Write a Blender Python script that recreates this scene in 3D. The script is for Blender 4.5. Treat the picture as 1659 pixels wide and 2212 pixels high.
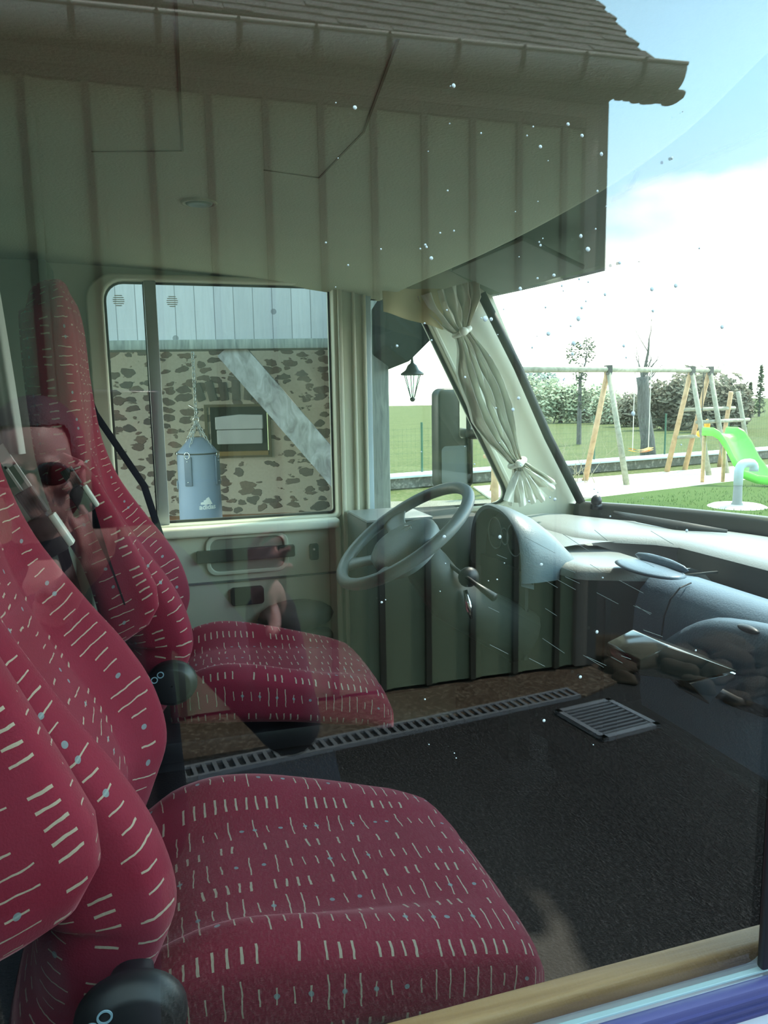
import bpy, bmesh, math, random
from math import sin, cos, pi, radians, sqrt, atan2
from mathutils import Vector, Matrix, Quaternion
random.seed(7)
S = bpy.context.scene
COL = S.collection
for o in list(bpy.data.objects): bpy.data.objects.remove(o)

# ------------------------------------------------------------------ camera
cam_d = bpy.data.cameras.new('camera'); cam = bpy.data.objects.new('camera', cam_d); COL.objects.link(cam)
S.camera = cam
psi, pit, rol = radians(17), radians(8.5), radians(1.0)
CAM = Vector((0, -.45, 1.75))
F = Vector((sin(psi)*cos(pit), cos(psi)*cos(pit), -sin(pit)))
R0 = Vector((cos(psi), -sin(psi), 0)); U0 = R0.cross(F)
Rv = R0*cos(rol) - U0*sin(rol); Uv = R0*sin(rol) + U0*cos(rol)
M = Matrix((Rv, Uv, -F)).transposed().to_4x4(); M.translation = CAM
cam.matrix_world = M
cam_d.sensor_fit = 'VERTICAL'; cam_d.sensor_height = 24; cam_d.lens = 1650/2212*24
cam_d.clip_start = .01; cam_d.clip_end = 500

# ------------------------------------------------------------------ world, sun, exposure
SKY_STRENGTH = 1.0
SUN_STRENGTH = 9.0
W = bpy.data.worlds.new('sky'); S.world = W; W.use_nodes = True
nt = W.node_tree; nt.nodes.clear()
def wn(t, **k):
    n = nt.nodes.new(t)
    for a, b in k.items(): setattr(n, a, b)
    return n
tc = wn('ShaderNodeTexCoord'); sep = wn('ShaderNodeSeparateXYZ'); nt.links.new(tc.outputs['Generated'], sep.inputs[0])
ramp = wn('ShaderNodeValToRGB'); nt.links.new(sep.outputs['Z'], ramp.inputs[0])
cr = ramp.color_ramp
cr.elements[0].position = 0.0; cr.elements[0].color = (4.3, 4.9, 5.1, 1)
cr.elements[1].position = 1.0; cr.elements[1].color = (2.1, 2.5, 2.8, 1)
for p_, c_ in ((.18, (3.2, 4.7, 5.6, 1)), (.32, (2.3, 4.1, 5.4, 1)), (.5, (1.6, 2.8, 4.0, 1))):
    e = cr.elements.new(p_); e.color = c_
noi = wn('ShaderNodeTexNoise'); noi.inputs['Scale'].default_value = 2.6; noi.inputs['Detail'].default_value = 8
mp = wn('ShaderNodeMapping'); mp.inputs['Scale'].default_value = (1, 1, 2.2); nt.links.new(tc.outputs['Generated'], mp.inputs[0]); nt.links.new(mp.outputs[0], noi.inputs['Vector'])
ma = wn('ShaderNodeMath', operation='MULTIPLY_ADD'); nt.links.new(noi.outputs['Fac'], ma.inputs[0]); ma.inputs[1].default_value = .55
mb = wn('ShaderNodeMath', operation='MULTIPLY_ADD'); nt.links.new(sep.outputs['Z'], mb.inputs[0]); mb.inputs[1].default_value = -1.0; mb.inputs[2].default_value = .0
nt.links.new(mb.outputs[0], ma.inputs[2])
mr = wn('ShaderNodeMapRange'); nt.links.new(ma.outputs[0], mr.inputs[0]); mr.inputs[1].default_value = .055; mr.inputs[2].default_value = .10
mx = wn('ShaderNodeMixRGB'); nt.links.new(mr.outputs[0], mx.inputs[0]); nt.links.new(ramp.outputs[0], mx.inputs[1]); mx.inputs[2].default_value = (5.6, 5.9, 6.1, 1)
bg = wn('ShaderNodeBackground'); gd = wn('ShaderNodeVectorMath', operation='DOT_PRODUCT'); nt.links.new(tc.outputs['Generated'], gd.inputs[0]); gd.inputs[1].default_value = (.76, -.60, .25)
g0 = wn('ShaderNodeMath', operation='MAXIMUM'); nt.links.new(gd.outputs['Value'], g0.inputs[0]); g0.inputs[1].default_value = 0
g1 = wn('ShaderNodeMath', operation='POWER'); nt.links.new(g0.outputs[0], g1.inputs[0]); g1.inputs[1].default_value = 5
g2 = wn('ShaderNodeMath', operation='MULTIPLY_ADD'); nt.links.new(g1.outputs[0], g2.inputs[0]); g2.inputs[1].default_value = 1.0; g2.inputs[2].default_value = 1
vm = wn('ShaderNodeVectorMath', operation='SCALE'); nt.links.new(mx.outputs[0], vm.inputs[0]); nt.links.new(g2.outputs[0], vm.inputs['Scale'])
nt.links.new(vm.outputs[0], bg.inputs[0]); bg.inputs[1].default_value = SKY_STRENGTH
wo = wn('ShaderNodeOutputWorld'); nt.links.new(bg.outputs[0], wo.inputs[0])

sun_d = bpy.data.lights.new('sun', 'SUN'); sun_d.energy = SUN_STRENGTH; sun_d.angle = radians(3); sun_d.color = (1, .97, .92)
sun = bpy.data.objects.new('sun', sun_d); COL.objects.link(sun)
sun.rotation_euler = Vector((-cos(radians(57))*cos(radians(19)), -cos(radians(57))*sin(radians(19)), -sin(radians(57)))).to_track_quat('-Z', 'Y').to_euler()

S.view_settings.view_transform = 'Standard'; S.view_settings.look = 'None'
S.view_settings.exposure = 0.0; S.view_settings.gamma = 1; S.view_settings.use_curve_mapping = False
S.cycles.max_bounces = 10; S.cycles.transparent_max_bounces = 16
S.cycles.diffuse_bounces = 4; S.cycles.glossy_bounces = 4

# ------------------------------------------------------------------ materials
MATS = {}
class NT:
    def __init__(s, m): s.m = m; s.t = m.node_tree
    def n(s, t, **k):
        x = s.t.nodes.new(t)
        for a, b in k.items(): setattr(x, a, b)
        return x
    def l(s, a, b): s.t.links.new(a, b)
    def mth(s, op, a, b=None, c=None):
        x = s.t.nodes.new('ShaderNodeMath'); x.operation = op
        for i, v in enumerate((a, b, c)):
            if v is None: continue
            if isinstance(v, (int, float)): x.inputs[i].default_value = v
            else: s.l(v, x.inputs[i])
        return x.outputs[0]
    def mix(s, f, a, b):
        x = s.t.nodes.new('ShaderNodeMixRGB')
        for i, v in enumerate((f, a, b)):
            if isinstance(v, (int, float)): x.inputs[i].default_value = v
            elif isinstance(v, tuple): x.inputs[i].default_value = v + (1,)
            else: s.l(v, x.inputs[i])
        return x.outputs[0]
def mat(name, col, rough=.6, metal=0, var=.12, vs=8, bump=0, bs=40, coat=0, sheen=0, spec=None, stretch=None):
    if name in MATS: return MATS[name]
    m = bpy.data.materials.new(name); m.use_nodes = True; N = NT(m); MATS[name] = m
    b = N.t.nodes['Principled BSDF']
    t = N.n('ShaderNodeTexCoord'); v = t.outputs['Object']
    if stretch:
        mp = N.n('ShaderNodeMapping'); mp.inputs['Scale'].default_value = stretch; N.l(v, mp.inputs[0]); v = mp.outputs[0]
    no = N.n('ShaderNodeTexNoise'); no.inputs['Scale'].default_value = vs; no.inputs['Detail'].default_value = 6; N.l(v, no.inputs['Vector'])
    f = N.mth('MULTIPLY_ADD', no.outputs['Fac'], 2.4*var, 1-1.2*var)
    hs = N.n('ShaderNodeHueSaturation'); hs.inputs['Color'].default_value = tuple(col) + (1,); N.l(f, hs.inputs['Value'])
    N.l(hs.outputs[0], b.inputs['Base Color'])
    b.inputs['Roughness'].default_value = rough; b.inputs['Metallic'].default_value = metal
    if coat: b.inputs['Coat Weight'].default_value = coat
    if sheen: b.inputs['Sheen Weight'].default_value = sheen; b.inputs['Sheen Roughness'].default_value = .4
    if spec is not None: b.inputs['Specular IOR Level'].default_value = spec
    if bump:
        n2 = N.n('ShaderNodeTexNoise'); n2.inputs['Scale'].default_value = bs; n2.inputs['Detail'].default_value = 5; N.l(v, n2.inputs['Vector'])
        bp = N.n('ShaderNodeBump'); bp.inputs['Strength'].default_value = bump; bp.inputs['Distance'].default_value = .01; N.l(n2.outputs['Fac'], bp.inputs['Height']); N.l(bp.outputs[0], b.inputs['Normal'])
    return m

def glass(name, tint, refl, base):
    m = bpy.data.materials.new(name); m.use_nodes = True; N = NT(m); N.t.nodes.clear(); MATS[name] = m
    tr = N.n('ShaderNodeBsdfTransparent'); tr.inputs[0].default_value = tint + (1,)
    gl = N.n('ShaderNodeBsdfGlossy'); gl.inputs['Roughness'].default_value = 0.0; gl.inputs['Color'].default_value = (1, 1, 1, 1)
    fr = N.n('ShaderNodeLayerWeight'); fr.inputs[0].default_value = .5      # facing: 0 head-on, 1 at grazing, same from both sides
    f = N.mth('MULTIPLY_ADD', N.mth('POWER', fr.outputs['Facing'], 3.0), refl, base)
    f = N.mth('MINIMUM', f, 1.0)
    mx = N.n('ShaderNodeMixShader'); N.l(f, mx.inputs[0]); N.l(tr.outputs[0], mx.inputs[1]); N.l(gl.outputs[0], mx.inputs[2])
    o = N.n('ShaderNodeOutputMaterial'); N.l(mx.outputs[0], o.inputs[0])
    return m

def fabric():
    m = bpy.data.materials.new('red velour with cream strokes'); m.use_nodes = True; N = NT(m); b = N.t.nodes['Principled BSDF']
    uv = N.n('ShaderNodeUVMap'); uv.uv_map = 'UVMap'
    sp = N.n('ShaderNodeSeparateXYZ'); N.l(uv.outputs[0], sp.inputs[0])
    no = N.n('ShaderNodeTexNoise'); no.inputs['Scale'].default_value = 45; N.l(uv.outputs[0], no.inputs['Vector'])
    u0, v0 = sp.outputs[0], sp.outputs[1]
    wob = N.mth('MULTIPLY_ADD', no.outputs['Fac'], .006, -.003)
    u = N.mth('ADD', u0, wob)
    RP = .095
    rowf = N.mth('DIVIDE', v0, RP); row = N.mth('FLOOR', rowf); rv = N.mth('MULTIPLY', N.mth('SUBTRACT', N.mth('SUBTRACT', rowf, row), .5), RP)
    def strokes(cw, hw, hl0, hl1, off, thr, seed, dots):
        cf = N.mth('DIVIDE', N.mth('ADD', u, seed), cw); c = N.mth('FLOOR', cf); cu = N.mth('MULTIPLY', N.mth('SUBTRACT', N.mth('SUBTRACT', cf, c), .5), cw)
        cb = N.n('ShaderNodeCombineXYZ'); N.l(c, cb.inputs[0]); N.l(row, cb.inputs[1]); cb.inputs[2].default_value = seed
        wh = N.n('ShaderNodeTexWhiteNoise'); wh.noise_dimensions = '3D'; N.l(cb.outputs[0], wh.inputs['Vector'])
        ss = N.n('ShaderNodeSeparateXYZ'); N.l(wh.outputs['Color'], ss.inputs[0])
        r1, r2, r3 = ss.outputs
        vv = N.mth('SUBTRACT', rv, off)
        hl = N.mth('MULTIPLY_ADD', N.mth('GREATER_THAN', r1, .5), hl1-hl0, hl0)
        inl = N.mth('LESS_THAN', N.mth('ABSOLUTE', vv), hl)
        slant = N.mth('MULTIPLY', vv, N.mth('MULTIPLY_ADD', r3, .16, -.08))
        inw = N.mth('LESS_THAN', N.mth('ABSOLUTE', N.mth('SUBTRACT', cu, slant)), hw)
        st = N.mth('MULTIPLY', N.mth('MULTIPLY', inl, inw), N.mth('GREATER_THAN', r2, thr))
        if not dots: return st, None
        d = N.mth('SQRT', N.mth('ADD', N.mth('MULTIPLY', cu, cu), N.mth('MULTIPLY', vv, vv)))
        dt = N.mth('MULTIPLY', N.mth('LESS_THAN', d, .0034), N.mth('LESS_THAN', r2, .20))
        return st, dt
    a, dot = strokes(.0200, .0010, .010, .0215, -.019, .10, .0, True)
    c, _ = strokes(.0165, .0016, .009, .0105, .029, .42, .37, False)
    st = N.mth('MAXIMUM', a, c)
    n2 = N.n('ShaderNodeTexNoise'); n2.inputs['Scale'].default_value = 9; n2.inputs['Detail'].default_value = 5; N.l(uv.outputs[0], n2.inputs['Vector'])
    n3 = N.n('ShaderNodeTexNoise'); n3.inputs['Scale'].default_value = 420; N.l(uv.outputs[0], n3.inputs['Vector'])
    base = N.mix(n2.outputs['Fac'], (.18, .011, .029), (.26, .022, .050))
    base = N.mix(N.mth('MULTIPLY', n3.outputs['Fac'], .5), base, (.20, .008, .022))
    c1 = N.mix(N.mth('MULTIPLY', st, .68), base, (.50, .48, .36)); c2 = N.mix(N.mth('MULTIPLY', dot, .7), c1, (.20, .32, .34))
    N.l(c2, b.inputs['Base Color']); b.inputs['Roughness'].default_value = .85
    b.inputs['Sheen Weight'].default_value = .35; b.inputs['Sheen Roughness'].default_value = .35; b.inputs['Sheen Tint'].default_value = (1, .45, .5, 1)
    b.inputs['Specular IOR Level'].default_value = .2
    bp = N.n('ShaderNodeBump'); bp.inputs['Strength'].default_value = .25; bp.inputs['Distance'].default_value = .002; N.l(n3.outputs['Fac'], bp.inputs['Height']); N.l(bp.outputs[0], b.inputs['Normal'])
    return m

def stone_mat():
    m = bpy.data.materials.new('rubble stone wall'); m.use_nodes = True; N = NT(m); b = N.t.nodes['Principled BSDF']
    t = N.n('ShaderNodeTexCoord'); mp = N.n('ShaderNodeMapping'); mp.inputs['Scale'].default_value = (.95, .0, 1.75); N.l(t.outputs['Object'], mp.inputs[0])
    no = N.n('ShaderNodeTexNoise'); no.inputs['Scale'].default_value = 7; no.inputs['Detail'].default_value = 3; N.l(mp.outputs[0], no.inputs['Vector'])
    mm = N.n('ShaderNodeMixRGB'); mm.blend_type = 'LINEAR_LIGHT'; mm.inputs[0].default_value = .09; N.l(mp.outputs[0], mm.inputs[1]); N.l(no.outputs['Color'], mm.inputs[2])
    v2 = N.n('ShaderNodeTexVoronoi'); v2.inputs['Scale'].default_value = 6.6; v2.inputs['Randomness'].default_value = .62; N.l(mm.outputs[0], v2.inputs['Vector'])
    sp = N.n('ShaderNodeSeparateXYZ'); N.l(v2.outputs['Color'], sp.inputs[0])
    th = N.mth('MULTIPLY_ADD', sp.outputs[1], .16, .37)
    mr = N.n('ShaderNodeMapRange'); N.l(N.mth('SUBTRACT', th, v2.outputs['Distance']), mr.inputs[0]); mr.inputs[1].default_value = -.02; mr.inputs[2].default_value = .02
    n4 = N.n('ShaderNodeTexNoise'); n4.inputs['Scale'].default_value = 40; n4.inputs['Detail'].default_value = 6; N.l(t.outputs['Object'], n4.inputs['Vector'])
    sc = N.mix(sp.outputs[0], (.16, .145, .125), (.26, .19, .145)); sc = N.mix(n4.outputs['Fac'], N.mix(.45, sc, (.03, .03, .03)), sc)
    mc = N.mix(n4.outputs['Fac'], (.46, .40, .33), (.62, .56, .47))
    N.l(N.mix(mr.outputs[0], mc, sc), b.inputs['Base Color']); b.inputs['Roughness'].default_value = .9
    bp = N.n('ShaderNodeBump'); bp.inputs['Strength'].default_value = .8; bp.inputs['Distance'].default_value = .02; N.l(mr.outputs[0], bp.inputs['Height']); N.l(bp.outputs[0], b.inputs['Normal'])
    return m

def plank_mat(name, ca, cb, w, axis='X', gap=.04, dark=(.03, .03, .03), rough=.8):
    m = bpy.data.materials.new(name); m.use_nodes = True; N = NT(m); b = N.t.nodes['Principled BSDF']
    t = N.n('ShaderNodeTexCoord'); sp = N.n('ShaderNodeSeparateXYZ'); N.l(t.outputs['Object'], sp.inputs[0])
    x = sp.outputs[axis]; cf = N.mth('DIVIDE', x, w); c = N.mth('FLOOR', cf); fr = N.mth('SUBTRACT', cf, c)
    wh = N.n('ShaderNodeTexWhiteNoise'); wh.noise_dimensions = '1D'; N.l(c, wh.inputs['W'])
    mp = N.n('ShaderNodeMapping'); mp.inputs['Scale'].default_value = (14, 14, 1.2) if axis == 'X' else (1.2, 14, 14); N.l(t.outputs['Object'], mp.inputs[0])
    no = N.n('ShaderNodeTexNoise'); no.inputs['Scale'].default_value = 3; no.inputs['Detail'].default_value = 8; no.inputs['Distortion'].default_value = .8; N.l(mp.outputs[0], no.inputs['Vector'])
    kn = N.n('ShaderNodeTexVoronoi'); kn.inputs['Scale'].default_value = 3.2; N.l(t.outputs['Object'], kn.inputs['Vector'])
    k = N.mth('LESS_THAN', kn.outputs['Distance'], .06)
    f = N.mth('MULTIPLY_ADD', wh.outputs['Value'], .45, N.mth('MULTIPLY', no.outputs['Fac'], .6))
    col = N.mix(f, ca, cb); col = N.mix(N.mth('MULTIPLY', k, .7), col, dark)
    g = N.mth('MAXIMUM', N.mth('LESS_THAN', fr, gap), 0.0)
    N.l(N.mix(N.mth('MULTIPLY', g, .8), col, dark), b.inputs['Base Color']); b.inputs['Roughness'].default_value = rough
    bp = N.n('ShaderNodeBump'); bp.inputs['Strength'].default_value = .6; bp.inputs['Distance'].default_value = .006; N.l(N.mth('SUBTRACT', no.outputs['Fac'], N.mth('MULTIPLY', g, 3.0)), bp.inputs['Height']); N.l(bp.outputs[0], b.inputs['Normal'])
    return m

def ground_mat(name, a, b_, c, s1, s2, bump=.6, rough=.95, stretch=None):
    m = bpy.data.materials.new(name); m.use_nodes = True; N = NT(m); b = N.t.nodes['Principled BSDF']
    t = N.n('ShaderNodeTexCoord')
    n1 = N.n('ShaderNodeTexNoise'); n1.inputs['Scale'].default_value = s1; n1.inputs['Detail'].default_value = 5; N.l(t.outputs['Object'], n1.inputs['Vector'])
    n2 = N.n('ShaderNodeTexNoise'); n2.inputs['Scale'].default_value = s2; n2.inputs['Detail'].default_value = 3; N.l(t.outputs['Object'], n2.inputs['Vector'])
    col = N.mix(n1.outputs['Fac'], a, b_)
    mr = N.n('ShaderNodeMapRange'); N.l(n2.outputs['Fac'], mr.inputs[0]); mr.inputs[1].default_value = .5; mr.inputs[2].default_value = .72
    N.l(N.mix(mr.outputs[0], col, c), b.inputs['Base Color']); b.inputs['Roughness'].default_value = rough; b.inputs['Specular IOR Level'].default_value = .15
    bp = N.n('ShaderNodeBump'); bp.inputs['Strength'].default_value = bump; bp.inputs['Distance'].default_value = .02; N.l(n2.outputs['Fac'], bp.inputs['Height']); N.l(bp.outputs[0], b.inputs['Normal'])
    return m

def wood_grain(name, a, b_, stretch=(1, 12, 12), rough=.55, sc=4):
    m = bpy.data.materials.new(name); m.use_nodes = True; N = NT(m); b = N.t.nodes['Principled BSDF']
    t = N.n('ShaderNodeTexCoord'); mp = N.n('ShaderNodeMapping'); mp.inputs['Scale'].default_value = stretch; N.l(t.outputs['Object'], mp.inputs[0])
    n1 = N.n('ShaderNodeTexNoise'); n1.inputs['Scale'].default_value = sc; n1.inputs['Detail'].default_value = 8; n1.inputs['Distortion'].default_value = 1.4; N.l(mp.outputs[0], n1.inputs['Vector'])
    mr = N.n('ShaderNodeMapRange'); N.l(n1.outputs['Fac'], mr.inputs[0]); mr.inputs[1].default_value = .3; mr.inputs[2].default_value = .7
    N.l(N.mix(mr.outputs[0], a, b_), b.inputs['Base Color']); b.inputs['Roughness'].default_value = rough
    bp = N.n('ShaderNodeBump'); bp.inputs['Strength'].default_value = .3; bp.inputs['Distance'].default_value = .004; N.l(n1.outputs['Fac'], bp.inputs['Height']); N.l(bp.outputs[0], b.inputs['Normal'])
    return m

m_fab = fabric()
m_cream = mat('cream interior plastic', (.58, .58, .45), .42, var=.05)
m_ceil = mat('beige ceiling lining', (.42, .44, .32), .8, var=.05, bump=.2, bs=180)
m_seam = mat('ceiling seam', (.20, .17, .11), .8)
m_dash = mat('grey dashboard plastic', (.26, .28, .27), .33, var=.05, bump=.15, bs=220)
m_dashb = mat('blue grey dashboard plastic', (.10, .15, .20), .42, var=.08, bump=.15, bs=220)
m_wheel = mat('grey steering wheel leather', (.16, .18, .18), .38, var=.05, bump=.1, bs=260)
m_dark = mat('black plastic', (.012, .012, .014), .45)
m_seal_shade = mat('dark rubber and painted shade', (.022, .026, .022), .6)  # also used on dash faces as painted shade
m_carpet = mat('dark carpet', (.015, .013, .012), .95, bump=.5, bs=150)
m_int = mat('darkened cabin lining', (.05, .055, .045), .9)  # darkened colour keeps the unseen rear cabin dim
m_curt = mat('cream curtain satin', (.74, .74, .62), .42, var=.06, sheen=.3)
m_val = mat('beige valance cloth', (.60, .52, .30), .7)
m_chrome = mat('bright chrome', (.75, .77, .8), .15, metal=1, var=.02)
m_white = mat('white gelcoat body', (.62, .66, .72), .25, coat=.5, var=.02)
m_purple = mat('indigo rubber strip', (.055, .055, .15), .45, var=.1)
m_alu = mat('grey aluminium', (.34, .37, .37), .4, metal=.4)
m_wood = wood_grain('varnished wooden sill', (.26, .135, .05), (.40, .23, .10))
m_whitep = mat('white print', (.85, .87, .88), .5, var=.02)
g_near = glass('tinted side window glass', (.975, .985, .935), .30, .055)
g_far = glass('far side window glass', (.96, .98, .93), .4, .02)
g_ws = glass('windscreen glass', (.97, .99, .95), .4, .02)

# ------------------------------------------------------------------ object helpers
def tag(o, label=None, cat=None, group=None, kind=None):
    if label: o['label'] = label
    if cat: o['category'] = cat
    if group: o['group'] = group
    if kind: o['kind'] = kind
    return o
def empty(name, loc=(0, 0, 0), label=None, cat=None, group=None, kind=None, rz=0):
    o = bpy.data.objects.new(name, None); o.location = loc; o.rotation_euler = (0, 0, rz); o.empty_display_size = .1
    COL.objects.link(o); return tag(o, label, cat, group, kind)
def link(name, me, m, parent=None, smooth=False, label=None, cat=None, group=None, kind=None, loc=None, rot=None):
    o = bpy.data.objects.new(name, me); COL.objects.link(o)
    if m:
        for q in (m if isinstance(m, (list, tuple)) else [m]): me.materials.append(q)
    if smooth: me.polygons.foreach_set('use_smooth', [True]*len(me.polygons))
    if parent: o.parent = parent
    if loc: o.location = loc
    if rot: o.rotation_euler = rot
    return tag(o, label, cat, group, kind)
class MB:
    def __init__(s): s.v = []; s.f = []; s.uv = None; s.mi = []
    def add(s, vs, fs, mi=0):
        b = len(s.v); s.v += [tuple(p) for p in vs]; s.f += [tuple(i+b for i in f) for f in fs]; s.mi += [mi]*len(fs); return s
    def box(s, a, b, mi=0, m=None):
        (x0, y0, z0), (x1, y1, z1) = a, b
        v = [Vector(p) for p in ((x0, y0, z0), (x1, y0, z0), (x1, y1, z0), (x0, y1, z0), (x0, y0, z1), (x1, y0, z1), (x1, y1, z1), (x0, y1, z1))]
        if m: v = [m @ p for p in v]
        return s.add(v, [(0, 3, 2, 1), (4, 5, 6, 7), (0, 1, 5, 4), (1, 2, 6, 5), (2, 3, 7, 6), (3, 0, 4, 7)], mi)
    def prism(s, pts, d, mi=0):   # pts 3D loop, extruded by vector d
        n = len(pts); d = Vector(d); P = [Vector(p) for p in pts]
        return s.add(P + [p+d for p in P], [tuple(range(n))[::-1], tuple(range(n, 2*n))] + [(i, (i+1) % n, n+(i+1) % n, n+i) for i in range(n)], mi)
    def tube(s, pts, r, n=10, closed=False, flat=1.0, mi=0, caps=True):
        P = [Vector(p) for p in pts]; k = len(P); rings = []
        up = None
        for i in range(k):
            if closed: t = P[(i+1) % k]-P[i-1]
            else: t = P[min(i+1, k-1)]-P[max(i-1, 0)]
            t.normalize()
            if up is None: up = t.orthogonal().normalized()
            up = (up - t*up.dot(t)).normalized(); sd = t.cross(up)
            rr = r[i] if isinstance(r, (list, tuple)) else r
            rings.append([P[i] + up*rr*cos(2*pi*j/n) + sd*rr*flat*sin(2*pi*j/n) for j in range(n)])
        vs = [p for q in rings for p in q]; fs = []
        for i in range(k if closed else k-1):
            a, b = i*n, ((i+1) % k)*n
            fs += [(a+j, a+(j+1) % n, b+(j+1) % n, b+j) for j in range(n)]
        if not closed and caps: fs += [tuple(range(n))[::-1], tuple(range((k-1)*n, k*n))]
        return s.add(vs, fs, mi)
    def ell(s, c, r, n=16, m=8, rot=None, mi=0):
        c = Vector(c); vs = []; fs = []
        for i in range(m+1):
            ph = -pi/2+pi*i/m
            for j in range(n):
                th = 2*pi*j/n; p = Vector((r[0]*cos(ph)*cos(th), r[1]*cos(ph)*sin(th), r[2]*sin(ph)))
                vs.append(c + (rot @ p if rot else p))
        for i in range(m): fs += [(i*n+j, i*n+(j+1) % n, (i+1)*n+(j+1) % n, (i+1)*n+j) for j in range(n)]
        return s.add(vs, fs, mi)
    def grid(s, rows, mi=0, close=False):
        n = len(rows[0]); vs = [p for r in rows for p in r]; fs = []
        for i in range(len(rows)-1):
            for j in range(n if close else n-1): fs.append((i*n+j, i*n+(j+1) % n, (i+1)*n+(j+1) % n, (i+1)*n+j))
        return s.add(vs, fs, mi)
    def mesh(s, name='m', weld=0, bevel=0, seg=2, norm=True):
        me = bpy.data.meshes.new(name); me.from_pydata(s.v, [], s.f)
        if any(s.mi): me.polygons.foreach_set('material_index', s.mi)
        if weld or bevel or norm:
            bm = bmesh.new(); bm.from_mesh(me)
            if weld or bevel: bmesh.ops.remove_doubles(bm, verts=bm.verts, dist=max(weld, 1e-5))
            if bevel: bmesh.ops.bevel(bm, geom=[e for e in bm.edges if len(e.link_faces) == 2 and e.calc_face_angle(0) > .5], offset=bevel, segments=seg, affect='EDGES', profile=.5, clamp_overlap=True)
            bmesh.ops.recalc_face_normals(bm, faces=bm.faces); bm.to_mesh(me); bm.free()
        return me
    def obj(s, name, m, parent=None, smooth=False, weld=0, bevel=0, seg=2, **k):
        me = s.mesh(name, weld, bevel, seg)
        if bevel: smooth = True
        o = link(name, me, m, parent, smooth, **k)
        if bevel: autosm(o)
        return o
def autosm(o, ang=40):
    me = o.data
    bm = bmesh.new(); bm.from_mesh(me)
    for e in bm.edges: e.smooth = not (len(e.link_faces) == 2 and e.calc_face_angle(0) > radians(ang))
    bm.to_mesh(me); bm.free()
def lathe(prof, n=32, c=(0, 0, 0), mi=0):
    mb = MB(); mb.grid([[Vector(c)+Vector((r*cos(2*pi*j/n), r*sin(2*pi*j/n), z)) for j in range(n)] for r, z in prof], mi, close=True); return mb
def rrect(x0, z0, x1, z1, r, n=6):
    rs = r if isinstance(r, (list, tuple)) else [r]*4; out = []
    for (cx, cz, a, q) in ((x1-rs[0], z1-rs[0], 0, rs[0]), (x0+rs[1], z1-rs[1], 90, rs[1]), (x0+rs[2], z0+rs[2], 180, rs[2]), (x1-rs[3], z0+rs[3], 270, rs[3])):
        for i in range(n+1): t = radians(a+90*i/n); out.append((cx+q*cos(t), cz+q*sin(t)))
    return out
def roundpoly(pts, rad, n=5):
    out = []; k = len(pts)
    for i in range(k):
        p = Vector(pts[i]); a = Vector(pts[i-1]); b = Vector(pts[(i+1) % k]); r = rad[i] if isinstance(rad, (list, tuple)) else rad
        if r <= 0: out.append(tuple(p)); continue
        u = (a-p).normalized(); v = (b-p).normalized(); s0 = p+u*r; s1 = p+v*r
        for j in range(n+1):
            t = j/n; q = s0*(1-t)**2 + p*2*t*(1-t) + s1*t*t; out.append(tuple(q))
    return out
def plate(loops, d, plane='XZ', off=0, bev=0):
    """filled 2D outline with holes, thickness d, laid in a plane; off = coordinate of its low face"""
    cu = bpy.data.curves.new('c', 'CURVE'); cu.dimensions = '2D'; cu.fill_mode = 'BOTH'; cu.extrude = d/2-bev; cu.bevel_depth = bev; cu.bevel_resolution = 2; cu.offset = -bev
    for lp in loops:
        s = cu.splines.new('POLY'); s.points.add(len(lp)-1); s.use_cyclic_u = True
        for i, p in enumerate(lp): s.points[i].co = (p[0], p[1], 0, 1)
    o = bpy.data.objects.new('c', cu); me = bpy.data.meshes.new_from_object(o); bpy.data.objects.remove(o); bpy.data.curves.remove(cu)
    T = {'XZ': Matrix(((1, 0, 0, 0), (0, 0, -1, off+d/2), (0, 1, 0, 0), (0, 0, 0, 1))),
         'XY': Matrix(((1, 0, 0, 0), (0, 1, 0, 0), (0, 0, 1, off+d/2), (0, 0, 0, 1))),
         'YZ': Matrix(((0, 0, 1, off+d/2), (1, 0, 0, 0), (0, 1, 0, 0), (0, 0, 0, 1)))}[plane]
    me.transform(T)
    bm = bmesh.new(); bm.from_mesh(me); bmesh.ops.remove_doubles(bm, verts=bm.verts, dist=1e-5); bmesh.ops.recalc_face_normals(bm, faces=bm.faces); bm.to_mesh(me); bm.free()
    return me
def text_mesh(txt, size, M4, ext=.0006, bold=.0):
    cu = bpy.data.curves.new('t', 'FONT'); cu.body = txt; cu.size = size; cu.extrude = ext; cu.align_x = 'CENTER'; cu.offset = bold
    o = bpy.data.objects.new('t', cu); me = bpy.data.meshes.new_from_object(o); bpy.data.objects.remove(o); bpy.data.curves.remove(cu)
    me.transform(M4); return me
def smoothstep(a, b, x):
    t = max(0, min(1, (x-a)/(b-a))); return t*t*(3-2*t)
def lerp_tab(tab, x):
    if x <= tab[0][0]: return tab[0][1]
    for (a, u), (b, v) in zip(tab, tab[1:]):
        if x <= b: t = (x-a)/(b-a); return u+(v-u)*t
    return tab[-1][1]
def cat(tab, x):      # smooth (Catmull-Rom) table lookup
    n = len(tab)
    if x <= tab[0][0]: return tab[0][1]
    if x >= tab[-1][0]: return tab[-1][1]
    for i in range(n-1):
        if x <= tab[i+1][0]:
            x0, x1 = tab[i][0], tab[i+1][0]; t = (x-x0)/(x1-x0)
            p1, p2 = tab[i][1], tab[i+1][1]; p0 = tab[i-1][1] if i else p1; p3 = tab[i+2][1] if i+2 < n else p2
            return .5*(2*p1+(p2-p0)*t+(2*p0-5*p1+4*p2-p3)*t*t+(3*p1-p0-3*p2+p3)*t**3)
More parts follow.
